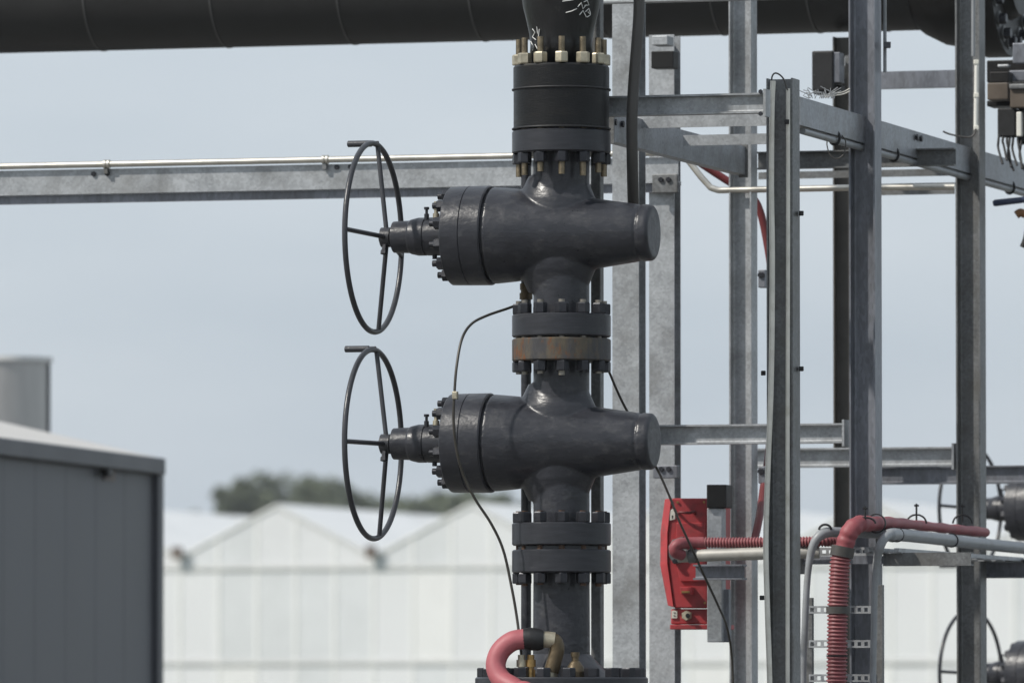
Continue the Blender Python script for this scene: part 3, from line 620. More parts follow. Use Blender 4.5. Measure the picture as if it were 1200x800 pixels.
# front cross beam between strut post and short column
r1, a1, b1_, z1_, h1_ = xb(704, 899, 111.5, 135, 800, at(800, 120, 36.25).y, 'I', 'front cross beam joined to the top of the short column', b=.07, ends=(0, 1))
bolts(r1, [Vector((b1_ - .02, at(800, 120, 36.25).y - .045, z1_ + s * h1_ * .55)) for s in (1, -1)], 'y')
# side beam left
XL = at(718, 150, 36.45).x
r2, a2, b2, z2_, h2_ = yb(717, 874, 130.5, 165.5, 718, XL, 'C', 'sloping-looking side beam from behind the stack to the column by the red box', mt='galvmid', b=.06, flip=True, ends=(1, 1))
bolts(r2, [(XL + .003, a2 + dy, z2_ + .02) for dy in (.03, .16)], 'x', .016, .014)
# bright angles
YC = pC.y - bC / 2 - .035
xb(746, 899, 135.5, 149.5, 800, at(800, 140, 36.9).y, 'L', 'bright narrow angle just under the front cross beam', b=.05)
xb(801, 905, 157.5, 170, 850, at(850, 160, 37.5).y, 'L', 'short bright angle bolted to the left side beam', b=.05)
# side beam right (short column - slate column - right column and beyond)
XR = at(940, 130, 36.85).x
r3, a3, b3, z3_, h3_ = yb(938, 1225, 114, 147, 940, XR, 'C', 'long side beam receding past the slate-grey and right columns', mt='galvmid', b=.06, flip=True)
bolts(r3, [(XR + .003, atX(p, 400, XR).y, z3_ + .035) for p in (1073, 1078)], 'x', .016, .014)
# rear cross members under it
YR1 = pC.y + .02
xb(889, 1121, 177.5, 198, 950, at(950, 190, 39.3).y, 'C', 'rear cross channel between the middle columns under the side beam', mt='galvdull', b=.05, flip=True)
xb(889, 1140, 198.5, 207, 1060, at(1060, 200, 41.0).y, 'L', 'narrow rear angle below the rear cross channel', mt='galvdull', b=.05)
# left long beam
YLB = pB.y - hB / 2 - .075
rl, al, bl, zl, hl = xb(-60, 795, 189, 218.5, 560, YLB, 'C', 'long galvanised channel running left from behind the valve stack', b=.06, flip=False)
bolts(rl, [(atY(p, 204, YLB).x, YLB, atY(p, y, YLB).z) for p, y in ((110, 204), (126, 203.3), (395, 196), (411, 195.6))], 'y', .014, -.012)
xb(-60, 795, 219.5, 229.5, 560, YLB + .03, 'L', 'shade-toned angle strip fixed under the long left channel', mt='galvblue', b=.06)  # slate tone paints in the shadow under the channel
# stainless tube along it
zt0 = atY(300, 189, YLB - .01).z
sx = lambda px: atY(px, 190, YLB).x
stp = empty('stainless_tube', (sx(-60), YLB, zt0), 'slim stainless tube running along the top of the left channel', 'tube')
st_pts = [Vector((sx(-60), YLB - .02, zt0)), Vector((sx(650), YLB - .02, zt0)), Vector((sx(800), YLB - .02, zt0))]
st_pts += [atY(808, 190, YLB - .02), atY(822, 208, YLB - .02), atY(833, 220, YLB - .02), atY(842, 223, YLB - .02), atY(870, 222.5, YLB - .02), atY(1000, 220, YLB - .02), atY(1119, 219, YLB - .02)]
q = []
for a_, b_ in zip(st_pts, st_pts[1:]): q += [a_ + (b_ - a_) * (k / 6) for k in range(6)]
q.append(st_pts[-1])
MB().tube(q, .0165, 14).build('pipe', M['stainless'], stp)
for p in (126, 382):
    x = sx(p); MB().lathe((x - .012, YLB - .02, zt0), EX, [(0, 0), (0, .024), (.012, .024), (.012, .018), (.020, .018), (.020, .024), (.032, .024), (.032, 0)], 14).build('clamp', M['stainless'], stp)
    MB().box((x - .01, YLB - .03, zt0 - .05), (x + .01, YLB - .008, zt0 - .018)).build('clamp_foot', M['galvdull'], stp)
# mid height beams
YD = pD.y
xb(1000, 1119, 214.5, 228, 1080, at(1080, 220, 40.6).y, 'L', 'dull angle below the rear pipe between the two right columns', mt='galvdull', b=.06)
rm1 = xb(740, 991, 497, 520, 880, YD, 'I', 'mid-height cross beam passing behind the lower valve end cap', b=.09, ends=(0, 1))
YE = pE.y
xb(872, 1119, 524.5, 547, 1000, YE, 'I', 'pale mid-height cross beam ending at the right column', mt='galv', b=.09, ends=(0, 1))
xb(1000, 1290, 546, 567, 1100, at(1100, 550, 42.2).y, 'I', 'shaded rear cross beam just below the pale one on the right', mt='galvblue', b=.07)
xb(1030, 1122, 83, 103, 1080, at(1080, 90, 41.0).y, 'C', 'short grey cross channel under the dark pipe between two columns', mt='galvblue', b=.05)
xb(690, 1000, -40, 2.5, 780, at(780, 0, 37.6).y, 'I', 'top cross beam cut off by the upper edge of the picture', b=.09)
xb(1155, 1290, 655, 677, 1180, at(1180, 660, 40.4).y, 'C', 'short cross channel right of the tube-light column below the conduits', mt='galvblue', b=.05, flip=True)
# cleat plates on columns
def cleat(px0, px1, y0, y1, d, label, mt='galvdull', th=.05, bol=True):
    A = at(px0, y1, d); B = at(px1, y0, d)
    root = empty('cleat_plate', A, label, 'bracket')
    Y = (A.y + B.y) / 2
    MB().box((A.x, Y, A.z), (B.x, Y + th, B.z)).build('plate', M[mt], root, .004)
    if bol: bolts(root, [((A.x * .65 + B.x * .35), Y - .001, A.z * .3 + B.z * .7), ((A.x * .35 + B.x * .65), Y - .001, A.z * .3 + B.z * .7)], 'y', .014, -.012)
cleat(764, 795, 545, 560, 39.1, 'small bracket on the pale column below the mid-height beam', mt='galvblue')
cleat(888, 897, 546, 566, 38.9, 'small dark cleat on the column right of the red box', mt='galvblue')
cleat(888, 897, 316, 337, 38.95, 'small grey cleat halfway up beside the short column', mt='galvblue')
cleat(763, 783, 42, 53, 39.0, 'pale plate near the top of the column behind the thick cable', mt='galv', th=.12, bol=False)
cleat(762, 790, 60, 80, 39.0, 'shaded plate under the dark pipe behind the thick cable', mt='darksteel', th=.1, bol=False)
cleat(763, 795, 204, 226, 39.15, 'dark splice plate where the left channel meets the pale column', mt='galvdull', th=.02)

# tubes on the short column
YF = pF.y - bF / 2
def vt(pts, d, r, mt, name, label, cat='tube', per=6):
    MB().tube(spline([at(x, y, d) for x, y in pts], per), r, 12).build(name, M[mt], label=label, cat=cat)
vt([(906, 95), (904.5, 130), (904, 220), (905, 300), (904.5, 400), (903, 470), (899.5, 560), (897.5, 640), (899.5, 720), (902, 800), (903, 900), (903, 1200)], 36.36, .0135, 'paletube', 'steel_tube', 'pale bowed tube running down the left edge of the short column')
vt([(923.5, 104), (923.5, 300), (923, 500), (923, 700), (923, 1200)], 36.41, .0105, 'paletube', 'steel_tube', 'straight grey tube running down the middle of the short column')
vt([(905, 100), (904.5, 91), (908, 86), (914, 88), (919, 94), (921, 101), (923, 106)], 36.39, .004, 'cable', 'wire_loop', 'thin wire loop over the top of the short column', 'wire')
for i, (x, y) in enumerate(((939, 250), (939, 432), (894.5, 437), (903, 427), (922, 143), (893, 700))):
    dd = 36.40 if x > 896 and x < 930 else 36.5
    MB().obox(at(x, y, dd), RGT * .011, FWD * .02, EZ * .011).build('tube_clip', M['rubber'], bevel=.003,
        label=['upper dark clip on the right edge of the short column', 'lower dark clip on the right edge of the short column', 'dark clip on the left edge of the short column', 'clip holding the bowed tube halfway up the short column', 'bolt head near the top of the short column', 'lowest dark clip left of the short column'][i], cat='clip')
# conduit under the right side beam
XU = XR - .02
zq = atX(945, 155, XU).z
MB().tube([Vector((XU, atX(p, 155, XU).y, zq)) for p in (940, 1000, 1060, 1122, 1210)], .017, 12).build('steel_tube', M['conduit'], label='grey conduit slung under the long side beam', cat='tube')
for px in (978, 1047, 1183):
    y = atX(px, 160, XU).y
    MB().tube([Vector((XU + math.sin(t) * .026, y, zq + .012 + math.cos(t) * .034)) for t in [k * math.pi / 9 for k in range(19)]], .007, 6).build('cable_tie', M['rubber'],
        label={978: 'black tie on the conduit left of the slate-grey column', 1047: 'black tie on the conduit right of the slate-grey column', 1183: 'black tie on the conduit at the far right'}[px], cat='cable tie')
vt([(973, 158), (969, 168), (973, 182), (981, 186), (989, 180), (991, 166), (986, 158)], 37.6, .003, 'cable', 'wire_loop', 'thin wire loop hanging under the side beam left of the slate-grey column', 'wire')
# tube light on right column, thin pipe, wire
lt = empty('tube_light', at(1144, 150, 40.1), 'white tube light fixed to the right column', 'lamp')
MB().tube([at(1144.5, 72, 40.12), at(1143.5, 151, 40.12)], .0115, 12).build('tube', M['white'], lt)
for y in (73, 112, 150): MB().obox(at(1144, y, 40.12), RGT * .013, FWD * .014, EZ * .012).build('clamp', M['label'], lt, .003)
vt([(1140.5, -60), (1140.5, 20), (1140.5, 66)], 40.14, .010, 'conduit', 'steel_tube', 'thin pale pipe above the tube light')
vt([(1143.5, 151), (1142, 157), (1136, 161), (1125, 160), (1112, 157), (1105, 154)], 40.0, .005, 'cable', 'lamp_wire', 'thin wire leaving the lower end of the tube light', 'wire')
vt([(1037, -60), (1037, 30), (1037, 85)], 38.1, .009, 'conduit', 'steel_tube', 'thin pipe beside the top of the slate-grey column')
MB().obox(at(1039.5, 53, 38.08), RGT * .018, FWD * .02, EZ * .015).build('tube_clip', M['trim'], bevel=.003, label='dark clip on the thin pipe by the slate-grey column', cat='clip')

# ------------------------------------------------------------------ dark clad pipe across the top
YP = at(600, 0, 42.6).y; pr_ = .34
zpb = atY(300, 55, YP).z; zp = zpb + pr_
px_x = lambda p: atY(p, 20, YP).x
bp = empty('clad_pipe', (px_x(-80), YP, zp), 'large charcoal clad pipe crossing the top of the picture', 'pipe')
MB().lathe((px_x(-80), YP, zp), EX, [(0, 0), (0, pr_), (px_x(1078) - px_x(-80), pr_), (px_x(1078) - px_x(-80), 0)], 80).build('cladding', M['clad'], bp)
for p in (-31, 120, 267, 415, 568, 715, 848, 960, 1040):
    x = px_x(p); MB().lathe((x, YP, zp), EX, [(-.006, pr_ + .0005), (-.006, pr_ + .004), (.006, pr_ + .004), (.006, pr_ + .0005)], 80).build('seam', M['seam'], bp)
MB().lathe((px_x(1076), YP, zp), EX, [(0, pr_ - .01), (.05, pr_ + .03), (.16, pr_ + .085), (.30, pr_ + .11), (.40, pr_ + .11), (.44, pr_ + .06), (.44, 0)], 64, sharp=False).build('bell_end', M['darksteel'], bp)
XF = px_x(1167)
fl2 = empty('pipe_flange', (XF, YP, zp), 'black bolted blind flange closing the dark pipe at top right', 'flange')
MB().lathe((XF - .06, YP, zp), EX, disc(0, .14, .50, .008), 64).build('disc', M['darksteel'], fl2)
MB().lathe((XF - .06, YP, zp), EX, [(.14, .30), (.20, .27), (.20, 0)], 48).build('raised_face', M['darksteel'], fl2)
for k in range(20):
    a = 2 * math.pi * k / 20 + .1
    o = share('nut', hexmesh('pf', 'x', .045, .03), M['nut'], fl2, Matrix.Translation((.079, math.sin(a) * .42, math.cos(a) * .42)))
    share('washer', MB().lathe((0, 0, 0), EX, [(.0, .044), (.008, .044), (.008, 0)], 14).mesh('washer'), M['galvdull'], o, Matrix.Translation((.0, 0, 0)))

# ------------------------------------------------------------------ equipment at the upper right
fb = empty('floodlight', at(974, 108, 40.4), 'small black floodlight with strap bracket behind the slate-grey column', 'floodlight')
c = at(967, 84, 40.4)
MB().obox(c, EX * .058, EY * .06, EZ * .105).build('housing', M['rubber'], fb, .008)
MB().obox(at(983, 80, 40.38), EX * .018, EY * .05, EZ * .08).build('strap', M['galvblue'], fb, .004)
MB().obox(at(972, 106, 40.45), EX * .075, EY * .05, EZ * .022).build('foot', M['rubber'], fb, .004)
MB().obox(at(988, 84, 41.2), EX * .02, FWD * .75, EZ * .025).build('arm', M['galvdull'], fb)
for y in (64, 88): MB().cyl(at(953.5, y, 40.36), at(960, y, 40.36), .006, 8).build('screw', M['galvdull'], fb)
wm = MB()
for k in range(26):
    x = random.uniform(946, 978); b_ = at(x, 115.5, 37.05 + random.uniform(0, .4)); 
    wm.tube([b_, b_ + RGT * random.uniform(-.03, .03) + EZ * random.uniform(.01, .035), b_ + RGT * random.uniform(-.05, .05) + EZ * random.uniform(.015, .06)], .0022, 5)
wm.build('wire_ends', M['conduit'], label='tuft of cut cable ties on the side beam beside the floodlight', cat='cable ties', kind='stuff')
for i, (y0, y1) in enumerate(((112, 104), (114, 107))):
    vt([(966, y0), (978, y0 - 2), (988, (y0 + y1) / 2), (996, y1)], 37.5 + .1 * i, .0035, 'stainless', 'wire', ('upper' if not i else 'lower') + ' of two pale wires running from the cable ties to the slate-grey column', 'wire')

def blk(name, px0, px1, y0, y1, d, dep, mt, label, cat, bev=.006, parent=None):
    A = at(px0, y1, d); B = at(px1, y0, d)
    return MB().obox((A + B) / 2 + EY * dep / 2, EX * (abs((B - A).dot(RGT)) / 2 / math.cos(TH)), EY * dep / 2, EZ * (abs(B.z - A.z) / 2)).build(name, M[mt], parent, bev, label=label, cat=cat)
av = empty('actuator_box', at(1190, 160, 40.9), 'dark actuator with tan covers hanging under the flange at the right edge', 'actuator')
blk('mount_plate', 1157, 1240, 70, 96, 41.0, .2, 'darksteel', None, None, parent=av)
blk('side_plate', 1187, 1240, 50, 74, 40.85, .05, 'galvblue', None, None, parent=av)
blk('clamp_block', 1160, 1182, 84, 97, 40.8, .1, 'darksteel', None, None, parent=av)
blk('tie_bar', 1169, 1182, 75.5, 79, 40.9, .05, 'galv', None, None, parent=av)
blk('cover', 1157, 1181, 97, 117, 40.7, .12, 'tan', None, None, parent=av)
blk('bracket', 1183, 1240, 82, 95, 40.85, .1, 'galvblue', None, None, parent=av)
blk('lower_plate', 1157, 1240, 117, 124, 40.8, .16, 'darksteel', None, None, parent=av)
blk('cover', 1184, 1230, 104, 126, 40.65, .10, 'tan', None, None, parent=av)
blk('cover_lid', 1183, 1230, 98, 104, 40.63, .14, 'galvdull', None, None, parent=av)
blk('terminal_block', 1169, 1189, 127, 160, 40.7, .1, 'rubber', None, None, parent=av)
blk('terminal_block', 1193, 1230, 127, 168, 40.7, .1, 'rubber', None, None, parent=av)
blk('white_terminal', 1191, 1197, 131, 160, 40.68, .05, 'white', None, None, parent=av)
for x, e in ((1171, 174), (1176, 170), (1181, 178), (1184, 182), (1188, 176), (1194, 180), (1198, 184)):
    MB().tube(spline([at(x, 156, 40.72), at(x - 1, 166, 40.7), at(x + random.uniform(-3, 3), e, 40.65), at(x + 4, e + 18, 40.6)], 4), .007, 6).build('lead', M['rubber'], av)
vh = empty('lever_handle', at(1180, 236, 40.6), 'navy blue lever handle at the right edge under the side beam', 'handle')
MB().tube([at(1163.5, 238.5, 40.6), at(1166, 238, 40.6), at(1192, 235, 40.6), at(1230, 231, 40.6)], .017, 12, rf=lambda i: (.012, .018, .017, .014)[i]).build('grip', M['blue'], vh)
MB().tube([at(1215, 232, 40.6), at(1215, 195, 40.8)], .014, 8).build('stem', M['galvdull'], vh)
MB().tube(spline([at(1191, 252, 40.9), at(1196, 249, 40.9), at(1204, 250, 40.9), at(1212, 230, 40.9), at(1213, 190, 40.9)], 5), .022, 12).build('brass_tap', M['orange'], label='rusty brass tap poking in at the right edge', cat='tap')
MB().tube(spline([at(1199, 290, 40.9), at(1203, 280, 40.9), at(1206, 262, 40.9), at(1210, 240, 40.9)], 4), .02, 10).build('pipe_stub', M['darksteel'], label='dark pipe stub just visible at the right edge below the tap', cat='pipe')

# red drooping hose behind the short column
MB().tube(spline([at(800, 176, 39.75), at(822, 192, 39.75), at(851, 211, 39.75), at(874, 225, 39.75), at(889, 243, 39.75), at(899, 285, 39.75), at(906, 340, 39.7), at(908, 420, 39.6), at(903, 510, 39.3), at(895, 570, 38.9), at(890, 605, 38.55), at(884, 634, 38.4)], 8), .020, 12).build('red_hose', M['darkred'],
    label='dark red hose drooping behind the short column', cat='hose')

# ------------------------------------------------------------------ red box with bracket
dR = 38.55
rb = empty('red_box', at(800, 738, dR), 'red metal junction box with chamfered left edge and hose entry', 'junction box')
def rp(px, py, dd=0.0): return at(px, py, dR + dd)
def prism(poly, d0, d1, name, mt, parent, bev=.006):
    a = [rp(x, y, d0) for x, y in poly]; b2_ = [p + EY * (d1 - d0) for p in a]; n = len(poly)
    MB().add(a + b2_, [tuple(range(n)), tuple(reversed(range(n, 2 * n)))] + [(i, (i + 1) % n, n + (i + 1) % n, n + i) for i in range(n)]).build(name, M[mt], parent, bev)
prism([(787, 583.5), (843, 583.5), (843, 712), (790, 712), (783, 660), (783, 625)], 0, .22, 'housing', 'red', rb)
# chamfered door edge on the left, a separate folded leaf
A = [rp(779, 584.5, .03), rp(786.5, 583.5, -.01), rp(782, 625, -.01), rp(782, 660, -.01), rp(789, 711, -.01), rp(782.5, 709, .03), rp(773.5, 662, .03), rp(774, 622, .03)]
n = len(A); B_ = [p + EY * .16 for p in A]
MB().add(A + B_, [(0, 1, 2, 7), (7, 2, 3, 6), (6, 3, 4, 5), tuple(reversed(range(n, 2 * n)))] + [(i, (i + 1) % n, n + (i + 1) % n, n + i) for i in range(n)]).build('door_edge', M['red'], rb, .003)
prism([(786, 713), (846, 713), (846, 731), (786, 731)], .02, .20, 'lower_housing', 'red', rb)
prism([(785, 731.5), (848, 731.5), (848, 737), (785, 737)], .0, .21, 'base_lip', 'red', rb, .003)
prism([(793, 612), (827, 612), (827, 681), (797, 681), (792, 660), (792, 626)], -.012, .002, 'door_panel', 'red', rb, .004)
prism([(797, 687.5), (811, 687.5), (811, 696.5), (797, 696.5)], -.045, .01, 'latch', 'red', rb, .003)
prism([(798.5, 692), (808, 692), (808, 694.5), (798.5, 694.5)], -.05, -.04, 'latch_slot', 'brass', rb, .001)
prism([(784.5, 597.5), (791, 595), (791, 608), (785, 609.5)], -.006, .004, 'label_plate', 'label', rb, .001)
prism([(787.2, 603.5), (788.4, 603.2), (788.4, 606.6), (787.2, 606.9)], -.008, -.005, 'label_print', 'ink', rb, 0)
prism([(787, 715), (793.5, 715), (793.5, 724), (787, 724)], .013, .022, 'label_plate', 'label', rb, .001)
for y in (717, 720.5): prism([(789.2, y), (791.4, y), (791.4, y + .8), (789.2, y + .8)], .010, .016, 'label_print', 'ink', rb, 0)
prism([(814, 586), (828, 586), (828, 589), (814, 589)], -.004, .004, 'hinge', 'red', rb, .001)
MB().hexp(rp(806, 721, .02), -EY, .035, .026).build('hex_gland', M['zincnut'], rb)
MB().cyl(rp(806, 721, .0), rp(806, 721, -.03), .012, 12).build('gland_core', M['rubber'], rb)
MB().tube(spline([rp(795, 601, .0), rp(797, 600, -.04), rp(808, 600.5, -.05), rp(814, 599, -.03), rp(815, 602, .0)], 5), .007, 8).build('door_handle', M['darkred'], rb)
for (x, y) in ((825, 588), (794, 588), (826, 706), (826, 650)): MB().cyl(rp(x, y, .0), rp(x, y, -.008), .006, 8).build('rivet', M['brass'], rb)
# hose entry flange (rhombic)
prism([(783, 640), (788, 632), (799, 628.5), (805, 633), (804, 650), (797, 659.5), (789, 660), (784, 652)], -.03, .0, 'entry_flange', 'galvdull', rb, .004)
for (x, y) in ((802, 631.5), (791, 657.5)): MB().hexp(rp(x, y, -.03), -EY, .012, .013).build('bolt', M['nut'], rb)
# bracket
bk = empty('box_bracket', at(840, 752, 38.33), 'galvanised square tube bracket with shade-darkened cap in front of the red box', 'bracket')
prism([(828.5, 595), (846, 595), (846, 752), (828.5, 752)], -.23, -.15, 'square_tube', 'galv', bk, .004)
prism([(828, 567.5), (851, 567.5), (851, 594.7), (828, 594.7)], -.25, -.13, 'cap', 'darksteel', bk, .004)  # galvanised cap, its shade put into the dark colour
prism([(846.5, 690), (854, 690), (854, 752), (846.5, 752)], -.19, -.14, 'back_plate', 'galvblue', bk, .003)
xb(815, 872, 661, 679, 845, at(845, 670, 38.18).y, 'I', 'short stub beam carrying the pale conduit beside the red box', mt='galvblue', b=.10, ends=(0, 0))

# ------------------------------------------------------------------ conduits along the row in front of the slate-grey column
dH = 37.95
YH = at(850, 640, dH).y
def h(px, py, dy=0.0): return atY(px, py, YH + dy)
def corr(pts, r, name, label, mt='redcorr', n=14, period=.0155, amp=.0032, cat='hose', parent=None):
    p = resample(spline(pts, 16), period / 4)
    o = MB().tube(p, r, n, rf=lambda i: r + (amp, amp, -amp, -amp)[i % 4]).build(name, M[mt], parent, label=label, cat=cat)
    o.data.materials.append(M['ridge'])
    for f in o.data.polygons:
        if f.index < (len(p) - 1) * n and (f.index // n) % 4 == 0: f.material_index = 1
    return o
MB().tube(spline([h(799, 650, -.10), h(792, 647, -.14), h(790.5, 641.5, -.15), h(796, 637, -.14), h(808, 635.7, -.09), h(824, 635.4, -.06)], 8), .028, 16).build('hose_boot', M['redhose'], label='smooth red boot bending the conduit into the red box', cat='hose')
corr([h(820, 635.3, -.06), h(860, 635.5, -.06), h(900, 635, -.06), h(945, 634.5, -.06), h(965, 634, -.05), h(985, 633, .02), h(1000, 632, .02)], .024, 'corrugated_hose', 'red corrugated conduit leaving the red box to the right')
MB().tube([h(795, 651.5, -.07), h(850, 649.5, -.07), h(900, 648, -.07), h(960, 646.5, -.03)], .031, 20).build('steel_conduit', M['steelpipe'], label='pale straight conduit below the red hose by the red box', cat='conduit')
MB().lathe(h(812, 651, -.07) - EX * .02, EX, [(0, .034), (.002, .036), (.038, .036), (.04, .034)], 20).build('conduit_clamp', M['galvdull'], label='metal clamp band on the pale conduit by the red box', cat='clamp')
# perforated tray channel
YT = at(985, 650, 37.82).y
tr = empty('cable_tray', (atY(935, 650, YT).x, YT, atY(985, 660, YT).z), 'perforated galvanised tray rail across the slate-grey column', 'cable tray')
def slotted(A, Bv, z0, z1, Y, th, n, sl, sh, name, mt, par, axis='x'):
    """strip with real slots"""
    m_ = MB(); Lh = Bv - A; zc = (z0 + z1) / 2; p = Lh / n
    m_.box((A, Y, z0), (Bv, Y + th, zc - sh / 2)); m_.box((A, Y, zc + sh / 2), (Bv, Y + th, z1))
    for i in range(n + 1):
        a = A + p * i - (p - sl) / 2; b_ = a + (p - sl)
        m_.box((max(A, a), Y, zc - sh / 2), (min(Bv, b_), Y + th, zc + sh / 2))
    return m_.build(name, M[mt], par)
xA, xB_ = atY(938, 650, YT).x, atY(1033, 650, YT).x
slotted(xA, xB_, atY(985, 651, YT).z, atY(985, 641, YT).z, YT, .003, 12, .020, .016, 'perforated_rail', 'galv', tr)
MB().box((xA, YT - .002, atY(985, 660.5, YT).z), (xB_, YT + .05, atY(985, 651.2, YT).z)).build('lower_rail', M['galvblue'], tr)
MB().box((xA - .012, YT - .01, atY(985, 672, YT).z), (xA + .012, YT + .06, atY(985, 630, YT).z)).build('end_plate', M['galvdull'], tr)
# receding tray arm towards the right column
XT = at(1040, 630, 37.75).x
t2 = empty('tray_arm', (XT - .04, atX(1034, 650, XT).y, atX(1040, 663, XT).z), 'galvanised tray arm with diagonal shadows under the receding conduits', 'cable tray')
YTA = at(1080, 655, 38.7).y
ya_, yb2 = atX(1032, 640, XT - .03).y, atX(1180, 640, XT - .03).y
zta = atX(1040, 642, XT).z
for dx in (-.10, -.03, .05): MB().box((XT + dx - .012, ya_, zta - .02), (XT + dx + .012, yb2, zta)).build('tray_bar', M['galv'], t2)
for k in range(7):
    y = ya_ + .06 + (yb2 - ya_ - .1) * k / 6; MB().box((XT - .115, y - .012, zta - .026), (XT + .065, y + .012, zta - .0205)).build('cross_bar', M['galv'], t2)
xb(1034, 1137, 647, 662.5, 1080, at(1080, 655, 37.75).y, 'C', 'channel crossing below the receding conduits', mt='galvdull', b=.06)
# grey conduits and red hose
dG = 37.62
def gc(pts, r, label, mt='conduit', name='grey_conduit', rf=None):
    MB().tube(spline(pts, 10), r, 16, rf=rf).build(name, M[mt], label=label, cat='conduit')
def rx(px, py, X=None): return atX(px, py, XT if X is None else X)
gc([at(939, 1400, dG), at(940, 1000, dG), at(941, 800, dG), at(943, 740, dG), at(946, 680, dG), at(951, 645, dG), at(959, 629, dG), at(970, 623.5, dG + .02), at(985, 623.5, dG + .06), at(1010, 624, dG + .15), at(1034, 625, dG + .32), rx(1060, 627, XT - .06)], .017, 'grey conduit bending over the tray left of the red corrugated hose', rf=lambda i: .0165 + .009 * max(0, min(1, (i - 42) / 22)))
gc([at(1021, 1400, dG), at(1022, 1000, dG), at(1023, 800, dG), at(1024, 740, dG), at(1025, 690, dG), at(1028, 655, dG), at(1034, 634, dG), at(1043, 626.5, dG + .1), rx(1056, 626.6), rx(1085, 629.5), rx(1120, 633.4), rx(1160, 638.0), rx(1230, 645)], .033, 'thick grey conduit bending right along the tray arm', rf=lambda i: .0165 + .006 * max(0, min(1, (i - 42) / 12)) + (.009 if i > 68 else 0))
hp = [at(978, 1400, 37.5), at(979, 1000, 37.5), at(980.5, 800, 37.5), at(981, 760, 37.5), at(982, 700, 37.5), at(985, 655, 37.5), at(989, 640, 37.5)]
corr(hp, .0475, 'corrugated_hose', 'vertical red corrugated hose hanging down the cable ladder', period=.0185, amp=.004, n=20)
XH = XT + .0
hp2 = [at(988, 648, 37.5), at(992, 632, 37.5), at(998, 620, 37.5), at(1008, 613.5, 37.55), at(1022, 613.5, 37.7), rx(1040, 612.5, XT - .05), rx(1065, 614, XT - .05), rx(1100, 618, XT - .05), rx(1125, 620.5, XT - .05), rx(1155, 623.5, XT - .05)]
MB().tube(spline(hp2, 10), .043, 20, rf=lambda i: .045 - .020 * max(0, min(1, (i - 22) / 40)) + .002 * math.sin(i * .9)).build('red_elbow_hose', M['redhose'], label='smooth red hose bending over the tray and receding right', cat='hose')
MB().lathe(at(986, 652, 37.5), (at(989, 637, 37.5) - at(986, 652, 37.5)), [(0, .05), (0, .058), (.05, .058), (.05, .05)], 20).build('hose_collar', M['cable'], label='dull collar at the top of the red corrugated hose', cat='collar')
def band(c, axis, r, w, label, mt='rubber', name='cable_tie'):
    a = Vector(axis).normalized(); MB().lathe(Vector(c) - a * w / 2, a, [(0, r - .006), (0, r), (w, r), (w, r - .006)], 20).build(name, M[mt], label=label, cat='cable tie')
band(at(982, 714.5, 37.5), EZ, .058, .035, 'broad dark strap on the red hose at the upper ladder rung', 'cable', 'strap')
band(at(981, 768, 37.5), EZ, .054, .006, 'thin black tie low on the red corrugated hose')
band(rx(1027, 613, XT - .05), (rx(1065, 614, XT - .05) - rx(1040, 612.5, XT - .05)), .049, .012, 'black tie on the red hose right after its bend')
band(rx(1046, 626.3), EY, .037, .010, 'first black tie on the thick grey conduit after its bend')
band(rx(1051, 626.4), EY, .037, .010, 'second black tie on the thick grey conduit after its bend')
band(rx(1115, 632.8), EY, .037, .010, 'black tie on the thick grey conduit near the right column')
for i, px in enumerate((1014, 1074, 1128)):
    c = rx(px, 612, XT - .05); r_ = .045 if i else .03
    m_ = MB(); m_.tube([c + FWD * 0 + RGT * math.cos(t) * .05 + EZ * (math.sin(t) * r_ - .005) for t in [k * math.pi / 10 for k in range(11)]], .005, 6)
    m_.tube([c + EZ * .0, c + EZ * (r_ + .05)], .005, 6); m_.tube([c + RGT * -.012 + EZ * (r_ + .04), c + RGT * .012 + EZ * (r_ + .04)], .005, 6)
    m_.build('cable_tie', M['rubber'], label=['black tie with upright tail over the red hose bend', 'black looped tie standing up on the red hose mid-span', 'black looped tie on the red hose at the right column'][i], cat='cable tie')
m_ = MB(); c = at(967, 618, dG); m_.tube([c + RGT * math.cos(t) * .03 + EZ * (math.sin(t) * .026 - .01) for t in [k * math.pi / 10 for k in range(11)]], .006, 6)
m_.build('cable_tie', M['rubber'], label='black tie on the bend of the left grey conduit', cat='cable tie')
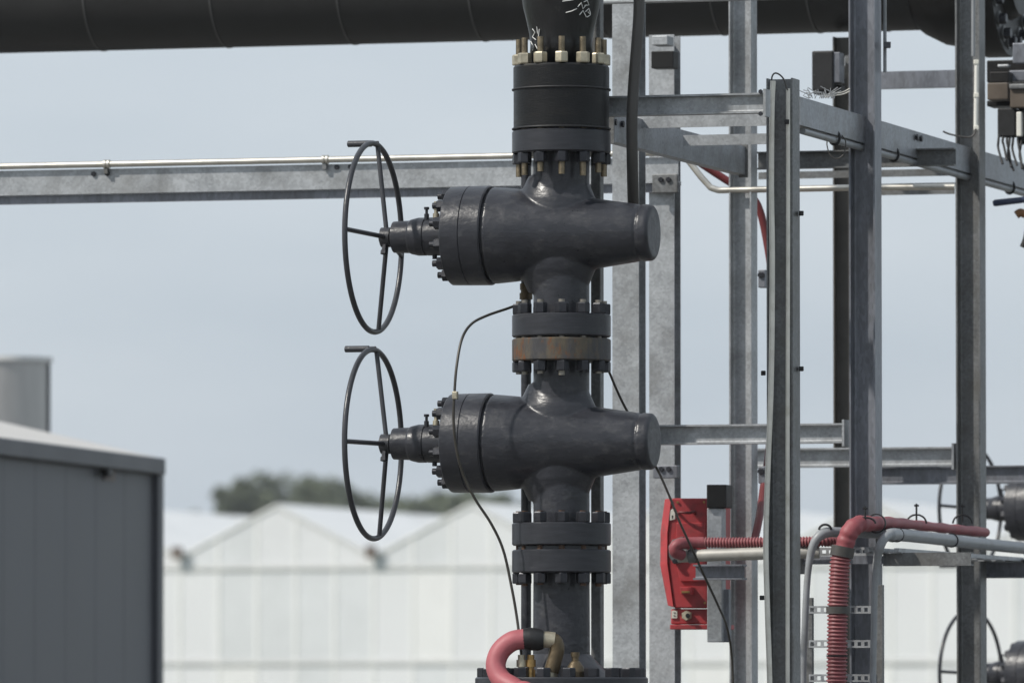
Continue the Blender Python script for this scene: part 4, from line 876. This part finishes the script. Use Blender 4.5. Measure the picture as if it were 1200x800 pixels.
# ladder
lad = empty('cable_ladder', at(985, 1000, 37.72), 'vertical cable ladder with slotted rungs behind the red hose', 'cable ladder')
YL = at(985, 740, 37.74).y
for px in (947.5, 1030):
    x = atY(px, 740, YL).x; MB().extrude([(-.017, 0), (.017, 0), (.017, .04), (-.017, .04)], (x, YL, atY(px, 1200, YL).z + .1 if False else .05), (x, YL, atY(px, 700 if px < 1000 else 685, YL).z), EX, EY).build('side_rail', M['galvdull'], lad)
xl0, xl1 = atY(948, 740, YL).x, atY(1020, 740, YL).x
for y in (714, 754, 794, 834, 874, 914, 954):
    slotted(xl0, xl1 + .03, atY(985, y + 4.5, YL).z, atY(985, y - 4.5, YL).z, YL - .004, .003, 10, .018, .020, 'rung', 'galv', lad)

# ------------------------------------------------------------------ second wellhead further back on the right
d2 = 46.5
wc = at(1137, 596, d2); rt = R(16)
off = Matrix.Rotation(-rt, 3, 'Z') @ Vector((-0.925 * .86, 0, 0))
wp = Vector((wc.x, wc.y, 0)) - off
za_ = wc.z; zb3 = at(1137, 789, d2).z
SC = .86
for z, lb in ((za_, 'background gate valve at the right edge, upper of two'), (zb3, 'background gate valve at the right edge, lower of two')):
    valve((wp.x, wp.y, z), lb, rot=-rt, group='gate valves of the second wellhead', crank=205, detail=False, scale=SC)
MB().lathe((wp.x, wp.y, 0), EZ, [(.02, 0), (.02, .40), (.16, .40), (.16, .28), (zb3 - HV * SC - .004, .20), (zb3 - HV * SC - .004, 0)], 40).build('base_spool', M['paint'], label='spool under the background valves at the right edge', cat='pipe spool')
MB().lathe((wp.x, wp.y, 0), EZ, [(zb3 + HV * SC + .002, 0), (zb3 + HV * SC + .002, .12), (za_ - HV * SC - .002, .12), (za_ - HV * SC - .002, 0)], 32).build('pipe_spacer', M['paint'], label='short pipe between the two background valves', cat='pipe')

# ------------------------------------------------------------------ thin air between the yard and the far trees
hz = MB().box((-420, -60, -1), (420, 760, 24)); ho_ = bpy.data.objects.new('haze', hz.mesh('haze')); COL.objects.link(ho_); ho_['kind'] = 'stuff'
hm = bpy.data.materials.new('haze_air'); hm.use_nodes = True; hm.node_tree.nodes.clear()
hout = hm.node_tree.nodes.new('ShaderNodeOutputMaterial'); hv = hm.node_tree.nodes.new('ShaderNodeVolumePrincipled')
hv.inputs['Color'].default_value = (0.92, 0.95, 1.0, 1); hv.inputs['Density'].default_value = 0.00019; hv.inputs['Anisotropy'].default_value = 0.2
hm.node_tree.links.new(hv.outputs[0], hout.inputs['Volume']); ho_.data.materials.append(hm)
